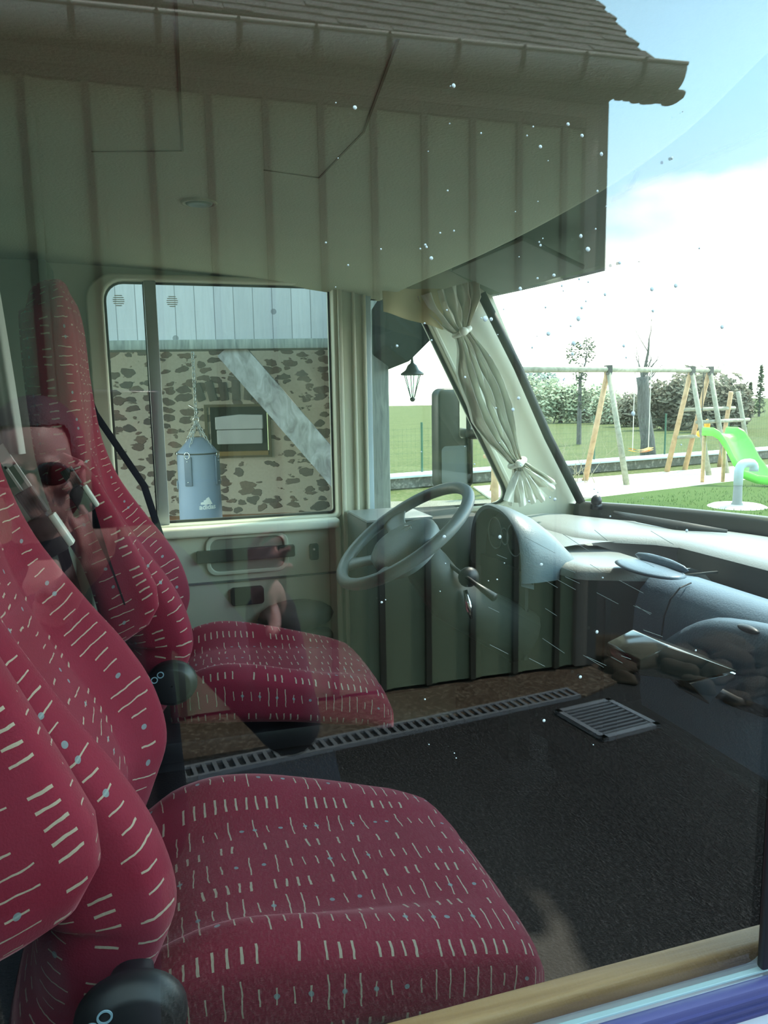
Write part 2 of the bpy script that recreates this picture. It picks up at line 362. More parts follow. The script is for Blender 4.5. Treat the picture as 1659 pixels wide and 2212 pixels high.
def remesh(mb, vox, smooth_it=4, name='body'):
    me = mb.mesh(name); o = bpy.data.objects.new('tmp', me); COL.objects.link(o)
    r = o.modifiers.new('r', 'REMESH'); r.mode = 'VOXEL'; r.voxel_size = vox
    s = o.modifiers.new('s', 'SMOOTH'); s.iterations = smooth_it; s.factor = .5
    dg = bpy.context.evaluated_depsgraph_get(); me2 = bpy.data.meshes.new_from_object(o.evaluated_get(dg)); bpy.data.objects.remove(o)
    return me2
def copy_tree(o, parent=None):
    c = o.copy(); COL.objects.link(c); c.parent = parent
    for ch in list(o.children): copy_tree(ch, c)
    return c

# ================================================================== SETTING: ground and the lie of the land
m_grass = ground_mat('meadow grass', (.045, .068, .018), (.095, .115, .040), (.15, .145, .075), .6, 14, bump=.9)
m_lawn = ground_mat('lawn grass', (.035, .075, .014), (.06, .11, .024), (.09, .125, .04), 2.0, 60, bump=.9)
m_asph = ground_mat('dark asphalt', (.012, .012, .012), (.026, .024, .023), (.13, .125, .12), 3.0, 110, bump=1.0)
m_dirt = ground_mat('brown concrete apron', (.050, .034, .022), (.085, .060, .040), (.15, .12, .085), 5, 40, bump=.8)
m_sand = ground_mat('pale sand', (.55, .50, .40), (.66, .62, .52), (.40, .36, .28), 3, 30, bump=.5)
m_gravel = ground_mat('pale gravel yard', (.13, .13, .10), (.22, .21, .18), (.33, .31, .27), 2.5, 50, bump=.8)
mb = MB(); mb.grid([[(x, y, -.02) for x in range(-120, 181, 20)] for y in range(-100, 161, 20)])
mb.obj('ground', m_grass, kind='structure')
def flat(name, pts, z, m, h=.02, **k): MB().prism([(x, y, z) for x, y in pts], (0, 0, h)).obj(name, m, **k)
flat('ground', [(-9, -3.16), (-9, -14), (8, -14), (8, 3), (-9, 3)], -.021, m_asph, kind='structure')
flat('ground', [(-9, -3.72), (-9, -3.02), (2.35, -3.28), (2.75, -3.45), (2.75, -3.72)], 0, m_dirt, h=.012, kind='structure')
flat('ground', [(-6, 2.2), (9, 2.2), (11, 6), (7, 11), (2, 12.4), (-6, 12.6)], -.021, m_gravel, kind='structure')
flat('ground', [(5.6, 11.6), (7.2, 10.8), (9.8, 11.5), (12.4, 12.2), (14.6, 13.8), (13.8, 14.4), (10, 13.8), (6, 13.2)], -.016, m_sand, h=.03, kind='structure')
flat('ground', [(4.9, 9.6), (7.2, 10.8), (9.8, 11.5), (12.4, 12.2), (18, 12), (18, 3.0), (8, 3.0), (6, 7.5)], -.018, m_lawn, h=.03, kind='structure')
# grass blades on the lawn seen through the windscreen
bl = MB(); rr = random.Random(3)
for i in range(5200):
    x = rr.uniform(5.5, 14); y = rr.uniform(6.5, 12.0)
    if y > 9.9+.28*(x-5.5)-.1: continue
    h = rr.uniform(.02, .06); a = rr.uniform(0, pi); dx, dy = cos(a)*.006, sin(a)*.006; lx, ly = rr.uniform(-.02, .02), rr.uniform(-.02, .02)
    bl.add([(x-dx, y-dy, .01), (x+dx, y+dy, .01), (x+lx, y+ly, .01+h)], [(0, 1, 2)])
bl.obj('lawn_grass', mat('grass blades', (.055, .12, .02), .8, var=.4, vs=3), kind='stuff', label='short green lawn grass in front of the swing set', cat='grass')

# ================================================================== THE MOTORHOME CAB (the room)
# --- floor, rear bulkhead, roof
MB().box((-2.6, .0, .50), (1.62, 2.14, .56)).obj('floor', m_carpet, kind='structure')
MB().box((-2.62, .0, .56), (-2.56, 2.14, 2.5)).obj('wall_rear', m_int, kind='structure')
MB().box((-2.62, -.02, 2.46), (.86, 2.16, 2.50)).obj('roof', m_white, kind='structure')
# lowered berth board that forms the ceiling (rounded front corner)
def cfront(y): return cat([(.0, .60), (.10, .655), (.34, .74), (.60, .83), (.91, .878), (1.4, .872), (2.0, .80), (2.12, .79)], y)
def cbot(x, y): t = max(0, min(1, (x+.35)/(cfront(y)+.35))); return 2.168-.018*t-.075*t**2.2*(max(0, y-.5)/1.6)**1.3
crow = []
for i in range(29):
    y = .02+i*2.10/28; xf = cfront(y); r_ = []
    for j in range(25): x = -2.56+(xf-.018+2.56)*j/24; r_.append((x, y, cbot(x, y)))
    z0 = cbot(xf, y); r_ += [(xf-.005, y, z0+.004), (xf, y, z0+.014), (xf, y, z0+.034), (xf-.008, y, z0+.046), (xf-.03, y, 2.30), (xf-.03, y, 2.45)]
    crow.append(r_)
cmb = MB(); cmb.grid(crow); ceil = cmb.obj('ceiling', m_ceil, smooth=True, kind='structure')
sm = MB()
for a, b in (((.053, .41), (.083, .926)), ((.083, .926), (-.061, .974)), ((.226, .987), (.33, 1.001)), ((.33, 1.001), (.345, .75)), ((.345, .75), (.302, .45))):
    A = Vector((a[0], a[1], cbot(*a)+.0004)); B_ = Vector((b[0], b[1], cbot(*b)+.0004)); d = (B_-A); nrm = Vector((-d.y, d.x, 0)).normalized()*.0016
    sm.prism([A-nrm, A+nrm, B_+nrm, B_-nrm], (0, 0, -.0016))
sm.obj('panel_seam', m_seam, ceil)
# overhead front panel between berth board and windscreen top
def ohx(y): return 1.19+.10*(1-((y-1.06)/1.06)**2)
rows = []
for i in range(13):
    y = .03+i*(2.08-.03)/12
    rows.append([(.62, y, 2.30), (.84, y, 2.25), (1.0, y, 2.19), (ohx(y)-.08, y, 2.135), (ohx(y)-.02, y, 2.10)])
pn = MB(); pn.grid(rows); pn.grid([[(p[0], p[1], p[2]+.04) for p in r] for r in rows])
pn.obj('ceiling', mat('grey overhead lining', (.17, .20, .15), .75), smooth=True, kind='structure')
# front cap of the bodywork above the windscreen
pn = MB(); R1 = []
for i in range(13):
    y = -.02+i*2.18/12; R1.append([(ohx(y)+.015, y, 2.10), (ohx(y)+.0, y, 2.2), (ohx(y)-.12, y, 2.40), (.82, y, 2.50)])
pn.grid(R1); pn.obj('roof', m_white, smooth=True, kind='structure')

# --- side walls with window openings
A_out = [(-2.6, .45), (1.50, .45), (1.56, 1.33), (1.19, 2.11), (1.12, 2.47), (-2.6, 2.47)]
win = rrect(-.105, 1.357, .605, 2.118, [.015, .06, .04, .015])
quart = roundpoly([(.738, 1.352), (1.285, 1.352), (.905, 2.085), (.738, 2.085)], [.012, .09, .03, .012], 8)
wl = link('wall_left', plate([A_out, win, quart], .05, 'XZ', 2.10), m_cream, kind='structure')
nwin = rrect(-.40, 1.262, .485, 2.16, [.05, .05, .05, .02])
wr = link('wall_right', plate([A_out, nwin, roundpoly([(.68, 1.352), (1.285, 1.352), (.905, 2.085), (.68, 2.085)], .04)], .04, 'XZ', -.012), [m_white], kind='structure')
wi = link('wall_right', plate([A_out, rrect(-.42, 1.249, .525, 2.17, [.05, .05, .05, .01]), roundpoly([(.68, 1.352), (1.285, 1.352), (.905, 2.085), (.68, 2.085)], .04)], .01, 'XZ', .028), [mat('grey brown inner lining', (.25, .24, .2), .7)], kind='structure')  # thin inner sheet in an even grey brown

# driver's door window
w1 = link('window_1', plate([rrect(-.155, 1.345, .622, 2.135, [.03, .085, .06, .03]), win], .045, 'XZ', 2.058, bev=.006), m_cream, kind='structure'); autosm(w1)
link('gasket', plate([rrect(-.112, 1.352, .612, 2.124, [.02, .065, .045, .02]), rrect(-.098, 1.365, .600, 2.112, [.012, .052, .03, .012])], .012, 'XZ', 2.108), m_seal_shade, w1)
MB().box((.014, 2.075, 1.357), (.050, 2.10, 2.118)).obj('sliding_pane_bar', m_alu, w1, bevel=.003)
MB().box((.010, 2.10, 1.357), (.020, 2.112, 2.118)).obj('bar_gasket', m_seal_shade, w1)
link('pane', plate([rrect(-.104, 1.358, .604, 2.117, [.014, .058, .038, .014])], .004, 'XZ', 2.114), g_far, w1)
for sx in (-.062, .098):
    st = MB()
    for k, wd in enumerate((.022, .030, .034, .034, .030, .018)): st.box((sx-wd/2, 2.1115, 2.075-k*.006), (sx+wd/2, 2.1135, 2.0775-k*.006))
    st.obj('glass_marking', m_whitep, w1)
# inner ledge below the window, colour lightened to look sunlit
MB().box((-.14, 2.015, 1.318), (.60, 2.062, 1.352)).obj('window_sill', mat('cream ledge painted sunlit', (.86, .84, .68), .3), w1, bevel=.01, seg=3)
# pillar trim between the windows (stepped vertical mouldings)
tp = MB()
for x0, x1, y0 in ((.618, .632, 2.045), (.632, .668, 2.065), (.668, .678, 2.05), (.678, .705, 2.07), (.705, .715, 2.052)): tp.box((x0, y0, .9), (x1, 2.10, 2.14))
tp.obj('trim_1', m_cream, bevel=.003, kind='structure')
MB().box((.716, 2.072, 1.30), (.738, 2.10, 2.14)).obj('trim_2', mat('pale blue grey channel', (.42, .52, .58), .35), bevel=.003, kind='structure')
# quarter window
w2 = link('window_2', plate([roundpoly([(.726, 1.335), (1.315, 1.335), (.915, 2.10), (.726, 2.10)], [.012, .11, .03, .012], 8), quart], .03, 'XZ', 2.075, bev=.005), m_cream, kind='structure'); autosm(w2)
link('gasket', plate([roundpoly([(.735, 1.348), (1.293, 1.348), (.91, 2.09), (.735, 2.09)], [.012, .095, .03, .012], 8), roundpoly([(.742, 1.358), (1.272, 1.358), (.898, 2.078), (.742, 2.078)], [.01, .08, .028, .01], 8)], .014, 'XZ', 2.104), m_seal_shade, w2)
link('pane', plate([quart], .004, 'XZ', 2.114), g_far, w2)

# windscreen
def wsb(y): t = (y-1.05)/1.05; return 1.96-.44*abs(t)**2.2
def wst(y): t = (y-1.05)/1.05; return 1.235-.105*abs(t)**2
ws = empty('window_3', (1.5, 1.05, 1.35), kind='structure')
def wrel(mb, name, m, **k):
    o = mb.obj(name, m, **k); o.parent = ws; o.matrix_parent_inverse = Matrix.Translation(-Vector((1.5, 1.05, 1.35))); return o
ys = [.04+i*(2.06-.04)/24 for i in range(25)]
gmb = MB(); gmb.grid([[Vector((wsb(y), y, 1.345)).lerp(Vector((wst(y), y, 2.10)), j/8)+Vector((.03, 0, .02))*sin(pi*j/8) for j in range(9)] for y in ys])
wrel(gmb, 'pane', g_ws, smooth=True)
sl = MB(); sl.tube([(wsb(2.055)-.012, 2.058, 1.34), (1.40, 2.058, 1.60), (1.275, 2.056, 1.85), (wst(2.05)-.01, 2.05, 2.10)], .017, 8); wrel(sl, 'side_seal', m_seal_shade, smooth=True)
sl = MB(); sl.tube([(wsb(.045)-.012, .042, 1.34), (1.40, .042, 1.60), (1.275, .044, 1.85), (wst(.05)-.01, .05, 2.10)], .017, 8); wrel(sl, 'side_seal', m_seal_shade, smooth=True)
bt = MB()
bt.grid([[(wsb(y)-.02+dx, y, z) for dx, z in ((.0, 1.352), (-.012, 1.350), (-.02, 1.335), (-.024, 1.30), (-.02, 1.285), (.02, 1.285), (.02, 1.352))] for y in ys], close=True)
wrel(bt, 'bottom_seal', mat('windscreen lower trim', (.045, .05, .04), .45), smooth=True)
kb = MB(); kb.ell((wsb(1.98)-.06, 1.985, 1.362), (.020, .020, .022)); kb.box((wsb(1.98)-.075, 1.97, 1.33), (wsb(1.98)-.045, 2.0, 1.35)); wrel(kb, 'fixing_knob', m_dark, smooth=True)
# nose of the bodywork below the windscreen
nm = MB(); nm.grid([[(wsb(y), y, 1.34), (wsb(y)+.10, y, 1.30), (wsb(y)+.22, y, 1.10), (wsb(y)+.25, y, .5)] for y in [-.01]+ys+[2.15]]); nm.obj('wall_front', m_white, smooth=True, kind='structure')

# near side window (the one looked through): pane, seal, strip, inner wooden sill
w4 = MB().box((-.40, -.018, 1.2555), (1.40, -.006, 1.2835)).obj('window_4', m_purple, kind='structure', bevel=.004)
for z in (1.261, 1.268, 1.275): MB().box((-.40, -.0205, z), (1.40, -.017, z+.0025)).obj('ridge', m_purple, w4)
link('pane', plate([rrect(-.395, 1.284, .4705, 2.155, [.03, .03, .03, .004])], .004, 'XZ', -.004), g_near, w4)
MB().box((-.39, -.0045, 1.2828), (.470, .0005, 1.2842)).obj('glass_edge', mat('pale glass edge', (.30, .42, .42), .3), w4)
MB().box((.4475, -.008, 1.287), (.49, -.001, 2.16)).obj('front_seal', m_dark, w4, bevel=.002)
MB().box((-.42, .034, 1.2485), (.525, .0555, 1.2725)).obj('window_sill', m_wood, w4, bevel=.004, seg=3)
MB().box((-.42, .012, 1.235), (.525, .0335, 1.2475)).obj('felt_strip', mat('grey brown felt', (.22, .19, .15), .9), w4)
qn = roundpoly([(.68, 1.352), (1.285, 1.352), (.905, 2.085), (.68, 2.085)], .04)
w5 = link('window_5', plate([roundpoly([(.665, 1.338), (1.312, 1.338), (.915, 2.10), (.665, 2.10)], .045), qn], .012, 'XZ', -.022, bev=.002), m_seal_shade, kind='structure'); autosm(w5)
link('pane', plate([qn], .004, 'XZ', -.004), g_near, w5)
# dried water spots on the outside of the pane
sp = MB(); rr = random.Random(11)
def spot(x, z, r): sp.ell((x, -.0052, z), (r, .0006, r*rr.uniform(.9, 1.1)), 8, 4)
for i in range(95):
    x = rr.gauss(.235, .06); z = rr.uniform(1.62, 1.93) if rr.random() < .85 else rr.uniform(1.50, 1.62)
    if -.05 < x < .43: spot(x, z, rr.choice((.0004, .0006, .0008, .0012)))
for i in range(26): spot(rr.gauss(.28, .04), rr.gauss(1.815, .03), rr.choice((.0008, .0012, .0017)))
sp.obj('dried_droplets', mat('dried water spots', (.55, .60, .56), .6), w4, smooth=True, kind='stuff', label='pale dried water spots')
sc_ = MB()
for i in range(26):
    x = rr.uniform(.20, .33); z = rr.uniform(1.56, 1.66); L = rr.uniform(.006, .028); a = radians(rr.gauss(-30, 5)); sc_.box((x, -.0047, z), (x+L, -.0042, z+.00022), m=Matrix.Translation((x, 0, z)) @ Matrix.Rotation(-a, 4, 'Y') @ Matrix.Translation((-x, 0, -z)))
sc_.obj('scratches', mat('fine glass scratches', (.16, .19, .16), .6), w4, kind='stuff', label='fine hairline scratches')

# --- driver's door panel
dp = link('door_1', plate([rrect(-.2, .62, .610, 1.338, .03)], .05, 'XZ', 2.045, bev=.008), m_cream, kind='structure'); autosm(dp)
MB().box((-.19, 2.038, 1.160), (.60, 2.046, 1.166)).obj('crease', mat('panel crease', (.12, .13, .11), .6), dp)
hr = MB()
lo = rrect(.155, 1.185, .425, 1.318, .035); li = rrect(.170, 1.198, .410, 1.305, .028)
link('pull_recess', plate([lo, li], .014, 'XZ', 2.034, bev=.004), m_cream, dp)
link('recess_back', plate([li], .004, 'XZ', 2.0425), mat('shaded recess', (.22, .21, .16), .6), dp)  # recess shade put into a darker cream colour
link('door_handle', plate([rrect(.125, 1.232, .445, 1.272, .006)], .016, 'XZ', 2.024, bev=.003), mat('dark pull bar', (.02, .018, .018), .4), dp)
sw = link('switch_plate', plate([rrect(.497, 1.213, .527, 1.268, .006)], .01, 'XZ', 2.036, bev=.002), m_seal_shade, dp)
MB().box((.508, 2.030, 1.247), (.514, 2.037, 1.253)).obj('switch_light', m_whitep, sw)
link('lock_handle', plate([rrect(.228, 1.080, .337, 1.140, .012)], .02, 'XZ', 2.028, bev=.004), m_dark, dp)
pk = MB(); pk.prism([(-.1, 2.044, .98), (.56, 2.044, .98), (.56, 2.044, .70), (-.1, 2.044, .70)], (0, -.07, 0)); pk.obj('door_pocket', mat('grey door pocket', (.14, .13, .11), .6), dp, bevel=.02, seg=3)
pk = MB(); pk.ell((.44, 2.02, 1.03), (.13, .06, .055)); pk.obj('armrest', mat('grey door armrest', (.15, .14, .12), .6), dp, smooth=True)

# ================================================================== DASHBOARD
dash = empty('dashboard', (1.4, 1.05, .56), 'wide grey moulded dashboard running below the windscreen', 'dashboard')
def rel(mb, name, m, par, **k):
    o = mb.obj(name, m, **k) if isinstance(mb, MB) else link(name, mb, m, **k)
    o.parent = par; o.matrix_parent_inverse = Matrix.Translation(-par.location); return o
def loftY(prof, ys_, n=None):
    """prof(y) -> list of (x,z), same length"""
    mb = MB(); mb.grid([[(x, y, z) for x, z in prof(y)] for y in ys_]); return mb
def topdeck(y):
    xb = wsb(y)-.03
    e = 1.47+.02*sin(y*2)-.20*smoothstep(1.42, 1.66, y)
    p = [(xb, 1.29), (xb-.06, 1.302), ((xb+e)/2+.06, 1.312), (e+.12, 1.318), (e+.05, 1.314), (e+.018, 1.306), (e+.006, 1.295)]
    return p
yy = [.045+i*(2.045-.045)/32 for i in range(33)]
yr = [y for y in yy if y < 1.47]
rel(loftY(topdeck, yy), 'upper_deck', m_dash, dash, smooth=True)
def deckdrv(y):
    xb = wsb(y)-.03
    return [(1.42, 1.298), (1.30, 1.300), (1.22, 1.298), (1.15, 1.292), (1.08, 1.285), (1.03, 1.27), (1.0, 1.24), (.99, 1.15)]
rel(loftY(deckdrv, [1.56+i*.485/8 for i in range(9)]), 'driver_deck', m_dash, dash, smooth=True)
rel(loftY(lambda y: [(1.476+.02*sin(y*2), 1.296), (1.472+.02*sin(y*2), 1.28), (1.478+.02*sin(y*2), 1.20)], yr), 'ridge_face', m_seal_shade, dash, smooth=True)  # dark material stands in for shade on the ridge's rear face
# defroster slot
sl = MB(); sl.tube([(1.60, 1.93, 1.325), (1.585, 1.75, 1.328), (1.62, 1.60, 1.325), (1.70, 1.47, 1.322)], [.006, .016, .018, .006], 10, flat=.35); rel(sl, 'defroster_slot', m_seal_shade, dash, smooth=True)
# tray between deck and lower block
rel(loftY(lambda y: [(1.48, 1.215), (1.30, 1.205), (1.28, 1.20)], yy), 'tray', m_dash, dash, smooth=True)
# rounded end of the upper ridge
# passenger fascia: rounded body
def fascia(y):
    t = smoothstep(1.40, 1.20, y); ex = 1.10+.21*t
    return [(ex+.11, 1.205), (ex+.10, 1.245), (ex+.06, 1.266), (ex+.01, 1.272), (ex-.03, 1.262), (ex-.055, 1.235), (ex-.07, 1.19), (ex-.075, 1.12), (ex-.07, 1.04), (ex-.04, .97), (ex+.02, .92), (ex+.1, .90)]
rel(loftY(fascia, [.05+i*(1.245-.05)/24 for i in range(25)]), 'passenger_fascia', m_dashb, dash, smooth=True)
# seam and lower lid arch on the fascia
sm = MB(); sm.tube([(1.295, 1.13, 1.272), (1.262, 1.13, 1.262), (1.235, 1.13, 1.235), (1.222, 1.135, 1.19), (1.218, 1.14, 1.12), (1.225, 1.145, 1.04)], .0022, 6); rel(sm, 'seam', m_dark, dash)
def lid(y):
    tp_ = cat([(.0, 1.262), (.55, 1.268), (.78, 1.268), (.88, 1.256), (1.0, 1.228), (1.11, 1.155), (1.22, 1.065)], y)-.012
    ex = 1.238
    return [(ex+.01, tp_+.004), (ex-.018, tp_), (ex-.03, tp_-.02), (ex-.035, tp_-.08), (ex-.02, .90)]
rel(loftY(lid, [.07+i*1.13/30 for i in range(31)]), 'glovebox_lid', m_dashb, dash, smooth=True)
MB_ = MB(); MB_.ell((1.21, .84, 1.244), (.012, .03, .008)); rel(MB_, 'lid_catch', m_dark, dash, smooth=True)
# centre block, its face painted darker than the top to carry shade
def cb(y):
    e = lerp_tab([(1.23, 1.32), (1.34, 1.10), (1.57, 1.048), (1.66, 1.04)], y)
    return [(1.47, 1.215), (max(e+.10, 1.36), 1.268), (e+.06, 1.282), (e+.025, 1.280), (e+.006, 1.268), (e, 1.248)]
def cbf(y): e = cb(y)[-1][0]; return [(e, 1.249), (e-.003, 1.10), (e+.02, .9), (e+.06, .7)]
rel(loftY(cb, [1.232, 1.25, 1.27, 1.30, 1.33, 1.35, 1.40, 1.46, 1.52, 1.60, 1.66]), 'centre_console', m_dash, dash, smooth=True)
rel(MB().box((1.16, 1.30, .58), (1.34, 1.60, 1.20)), 'centre_column', m_seal_shade, dash)
rel(MB().box((1.335, 1.225, 1.262), (1.46, 1.231, 1.268)), 'edge_strip', m_seal_shade, dash)
rel(loftY(cbf, [1.232, 1.25, 1.27, 1.30, 1.33, 1.35, 1.40, 1.46, 1.52, 1.60, 1.66]), 'console_face', m_seal_shade, dash, smooth=True)  # same plastic as the top; the shade is put into the colour
# oval pad on the tray
pd = MB(); pd.ell((1.22, 1.20, 1.300), (.060, .125, .010), 28, 6); pd.ell((1.262, 1.21, 1.312), (.012, .11, .016), 20, 6); rel(pd, 'speaker_pod', m_dashb, dash, smooth=True)
# instrument binnacle: arched hood, dark cluster face
bn = MB(); rws = []
for (x, wy, hz, zb, yc) in ((.962, .176, .165, 1.265, 1.585), (.970, .182, .170, 1.265, 1.585), (1.01, .184, .160, 1.265, 1.585), (1.06, .178, .135, 1.265, 1.585), (1.11, .165, .095, 1.265, 1.585), (1.15, .15, .05, 1.265, 1.585), (1.17, .14, .02, 1.265, 1.585)):
    rws.append([(x-.03*(1-abs(cos(pi*j/24)))*(1 if x < .95 else .3), yc+wy*cos(pi*j/24), zb-.03+(hz+.03)*abs(sin(pi*j/24))**.62) for j in range(25)])
bn.grid(rws); inner = [[(p[0]+.004, yc_, p[2]-.010) for p in rws[0] for yc_ in [1.585+(p[1]-1.585)*.95]]]
inner.append([(1.015, 1.585+(p[1]-1.585)*.90, p[2]-.018) for p in inner[0]])
bn.grid([rws[0], inner[0]]); bn.grid(inner)
rel(bn, 'instrument_hood', mat('blue grey hood', (.13, .17, .19), .4, bump=.1, bs=220), dash, smooth=True)
cf = MB(); cf.add([(1.005, 1.585+(p[1]-1.585)*.93, p[2]-.01) for p in rws[0]], [tuple(range(25))]); cf.box((.99, 1.44, 1.0), (1.0, 1.74, 1.255)); cl_o = rel(cf, 'instrument_cluster', m_seal_shade, dash)
for yy_, r_ in ((1.655, .048), (1.525, .048), (1.59, .025)):
    g = MB(); g.tube([(.999, yy_+r_*cos(2*pi*j/24), 1.335+r_*sin(2*pi*j/24)) for j in range(24)], .002, 6, closed=True); g.obj('gauge_ring', m_alu, cl_o).matrix_parent_inverse = cl_o.matrix_world.inverted()
# driver end box beside the door, light edge on top
rel(MB().box((.63, 1.80, .80), (1.02, 2.04, 1.368)), 'side_module', m_seal_shade, dash, bevel=.006)
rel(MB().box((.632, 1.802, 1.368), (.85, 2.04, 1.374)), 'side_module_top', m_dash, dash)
# dashboard lower closing panel + footwell
rel(MB().box((1.16, .06, .60), (1.26, 1.24, .93)), 'kick_panel', m_seal_shade, dash, bevel=.01)
rel(MB().box((1.02, 1.60, .60), (1.10, 2.04, 1.2)), 'knee_panel', m_seal_shade, dash, bevel=.01)
# fixed glossy unit low on the passenger side
gu = empty('satnav_unit', (.96, .75, 1.20), 'glossy black wedge-shaped unit with chrome lip below the passenger dashboard', 'device')
wq = MB(); wq.prism([(.845, .82, 1.262), (.905, .82, 1.283), (1.07, .82, 1.212), (.955, .82, 1.205), (.845, .82, 1.232)], (0, -.11, 0))
rel(wq, 'casing', mat('glossy black casing', (.02, .022, .02), .12), gu, bevel=.004)
wq = MB(); wq.prism([(.955, .80, 1.203), (1.068, .80, 1.208), (1.005, .80, 1.152)], (0, -.09, 0)); rel(wq, 'chrome_lip', m_chrome, gu, bevel=.003)
wq = MB(); wq.tube([(.98, .76, 1.2), (1.12, .77, 1.12), (1.21, .78, 1.08)], .012, 8); rel(wq, 'bracket', m_dark, gu, smooth=True)

# ================================================================== STEERING WHEEL
sc_pos = Vector((.6444, 1.477, 1.385)); tilt = .6054; WR = .2037
wax = Vector((-sin(tilt), 0, cos(tilt)))        # axis toward the driver
wup = Vector((cos(tilt), 0, sin(tilt))); wsd = Vector((0, 1, 0))
wh = empty('steering_wheel', tuple(sc_pos), 'grey leather steering wheel with wide spokes in front of the driver seat', 'steering wheel')
def wp(a, b, c=0): return sc_pos + wup*a + wsd*b + wax*c
rm = MB(); rm.tube([wp(WR*cos(t), WR*sin(t)) for t in [2*pi*i/72 for i in range(72)]], .0165, 14, closed=True); rel(rm, 'rim', m_wheel, wh, smooth=True)
hb = MB(); rws = []
for k, (s_, c_) in enumerate(((1.15, -.060), (1.2, -.035), (1.18, -.016), (1.0, -.002), (.7, .006), (.02, .010))):
    rws.append([wp((.085*cos(t)-.012)*s_-.0, (.10*sin(t)*(1-.25*cos(t)))*s_, c_) for t in [2*pi*i/40 for i in range(40)]])
hb.grid(rws, close=True); rel(hb, 'hub', mat('dark wheel hub', (.12, .145, .145), .45, bump=.1, bs=200), wh, smooth=True)
for (a0, b0, a1, b1, w_) in ((.0, .085, .035, .195, .046), (.0, -.085, .035, -.195, .046), (-.07, .045, -.165, .115, .036), (-.07, -.045, -.165, -.115, .036)):
    spk = MB(); A = Vector((a0, b0)); B2 = Vector((a1, b1)); d = (B2-A).normalized(); n_ = Vector((-d.y, d.x)); rws = []
    for i in range(9):
        t = i/8; c2 = A.lerp(B2, t); w2_ = w_*(1-.35*sin(pi*t)); dep = -.028*(1-t)-.006
        rws.append([wp(c2.x+n_.x*w2_*cos(q), c2.y+n_.y*w2_*cos(q), dep+.010*sin(q)) for q in [2*pi*j/14 for j in range(14)]])
    spk.grid(rws, close=True); rel(spk, 'spoke', m_wheel, wh, smooth=True)
em = MB()
for i, dx in enumerate((-.03, -.018, .018, .03)): em.tube([wp(.0+.04*abs(dx)/.03-.02, dx, .008), wp(.035-.3*abs(dx), dx*.3, .008)], .0012, 6)
rel(em, 'hub_emblem', m_chrome, wh)
col_ = empty('steering_column', (.80, 1.477, 1.1), 'dark steering column shroud with stalks behind the wheel', 'steering column')
cm = MB(); cm.tube([wp(0, 0, -.05), wp(.0, 0, -.12), wp(.0, 0, -.22), (1.0, 1.477, 1.06)], [.05, .062, .07, .08], 16); rel(cm, 'shroud', m_seal_shade, col_, smooth=True)
ig = MB(); ig.ell((.80, 1.40, 1.27), (.03, .02, .028)); rel(ig, 'ignition_lock', m_dark, col_, smooth=True)
ig = MB(); ig.tube([(.79, 1.40, 1.235), (.795, 1.385, 1.19), (.80, 1.38, 1.16)], [.006, .011, .004], 8); rel(ig, 'key', m_chrome, col_, smooth=True)
stk = MB(); stk.tube([(.76, 1.45, 1.30), (.80, 1.36, 1.262), (.83, 1.30, 1.235)], [.006, .006, .012], 8); rel(stk, 'wiper_stalk', m_dark, col_, smooth=True)
stk = MB(); stk.tube([(.76, 1.52, 1.31), (.78, 1.64, 1.33), (.79, 1.70, 1.335)], [.006, .006, .012], 8); rel(stk, 'indicator_stalk', m_dark, col_, smooth=True)

# ================================================================== SEATS
FX = [(1.00, -.085), (1.06, -.05), (1.12, -.02), (1.20, .010), (1.28, .0), (1.36, -.035), (1.46, -.10), (1.56, -.158), (1.66, -.19), (1.80, -.206), (1.92, -.212), (1.98, -.222), (2.02, -.24)]
HW = [(1.00, .205), (1.12, .245), (1.25, .262), (1.40, .258), (1.52, .235), (1.62, .200), (1.70, .180), (1.80, .168), (1.90, .162), (1.95, .158), (1.98, .148), (2.00, .134), (2.012, .116), (2.020, .095), (2.024, .07)]
BO = [(1.00, .02), (1.12, .055), (1.25, .075), (1.40, .072), (1.52, .05), (1.62, .025), (1.75, .008), (2.06, 0)]
TH = [(1.00, .12), (1.2, .17), (1.5, .15), (1.7, .13), (1.92, .122), (1.97, .115), (2.0, .098), (2.015, .075), (2.024, .045)]
def loft_uv(rings, name, m, parent, wrap=True, v0=0.0, capends=True):
    """rings of equal count along u; UV in metres"""
    k = len(rings[0]); bm = bmesh.new(); uvl = bm.loops.layers.uv.new('UVMap')
    V = [[bm.verts.new(p) for p in r] for r in rings]
    us = [0]
    for a, b in zip(rings, rings[1:]): us.append(us[-1]+sum((Vector(p)-Vector(q)).length for p, q in zip(a, b))/k)
    mid = rings[len(rings)//2]; vs = [v0]
    for j in range(k): vs.append(vs[-1]+(Vector(mid[(j+1) % k])-Vector(mid[j])).length)
    for i in range(len(rings)-1):
        for j in range(k if wrap else k-1):
            q = (j+1) % k; f = bm.faces.new((V[i][j], V[i][q], V[i+1][q], V[i+1][j])); f.smooth = True
            for lp, (uu, vv) in zip(f.loops, ((us[i], vs[j]), (us[i], vs[j+1]), (us[i+1], vs[j+1]), (us[i+1], vs[j]))): lp[uvl].uv = (uu, vv)
    if capends:
        for r in (V[0][::-1], V[-1]):
            f = bm.faces.new(r); f.smooth = True
            for lp in f.loops: lp[uvl].uv = (lp.vert.co.x, lp.vert.co.y)
    bmesh.ops.recalc_face_normals(bm, faces=bm.faces)
    me = bpy.data.meshes.new(name); bm.to_mesh(me); bm.free()
    o = link(name, me, m, parent); o.matrix_parent_inverse = Matrix.Identity(4); return o
SEAT0 = Vector((0, .575, .56))
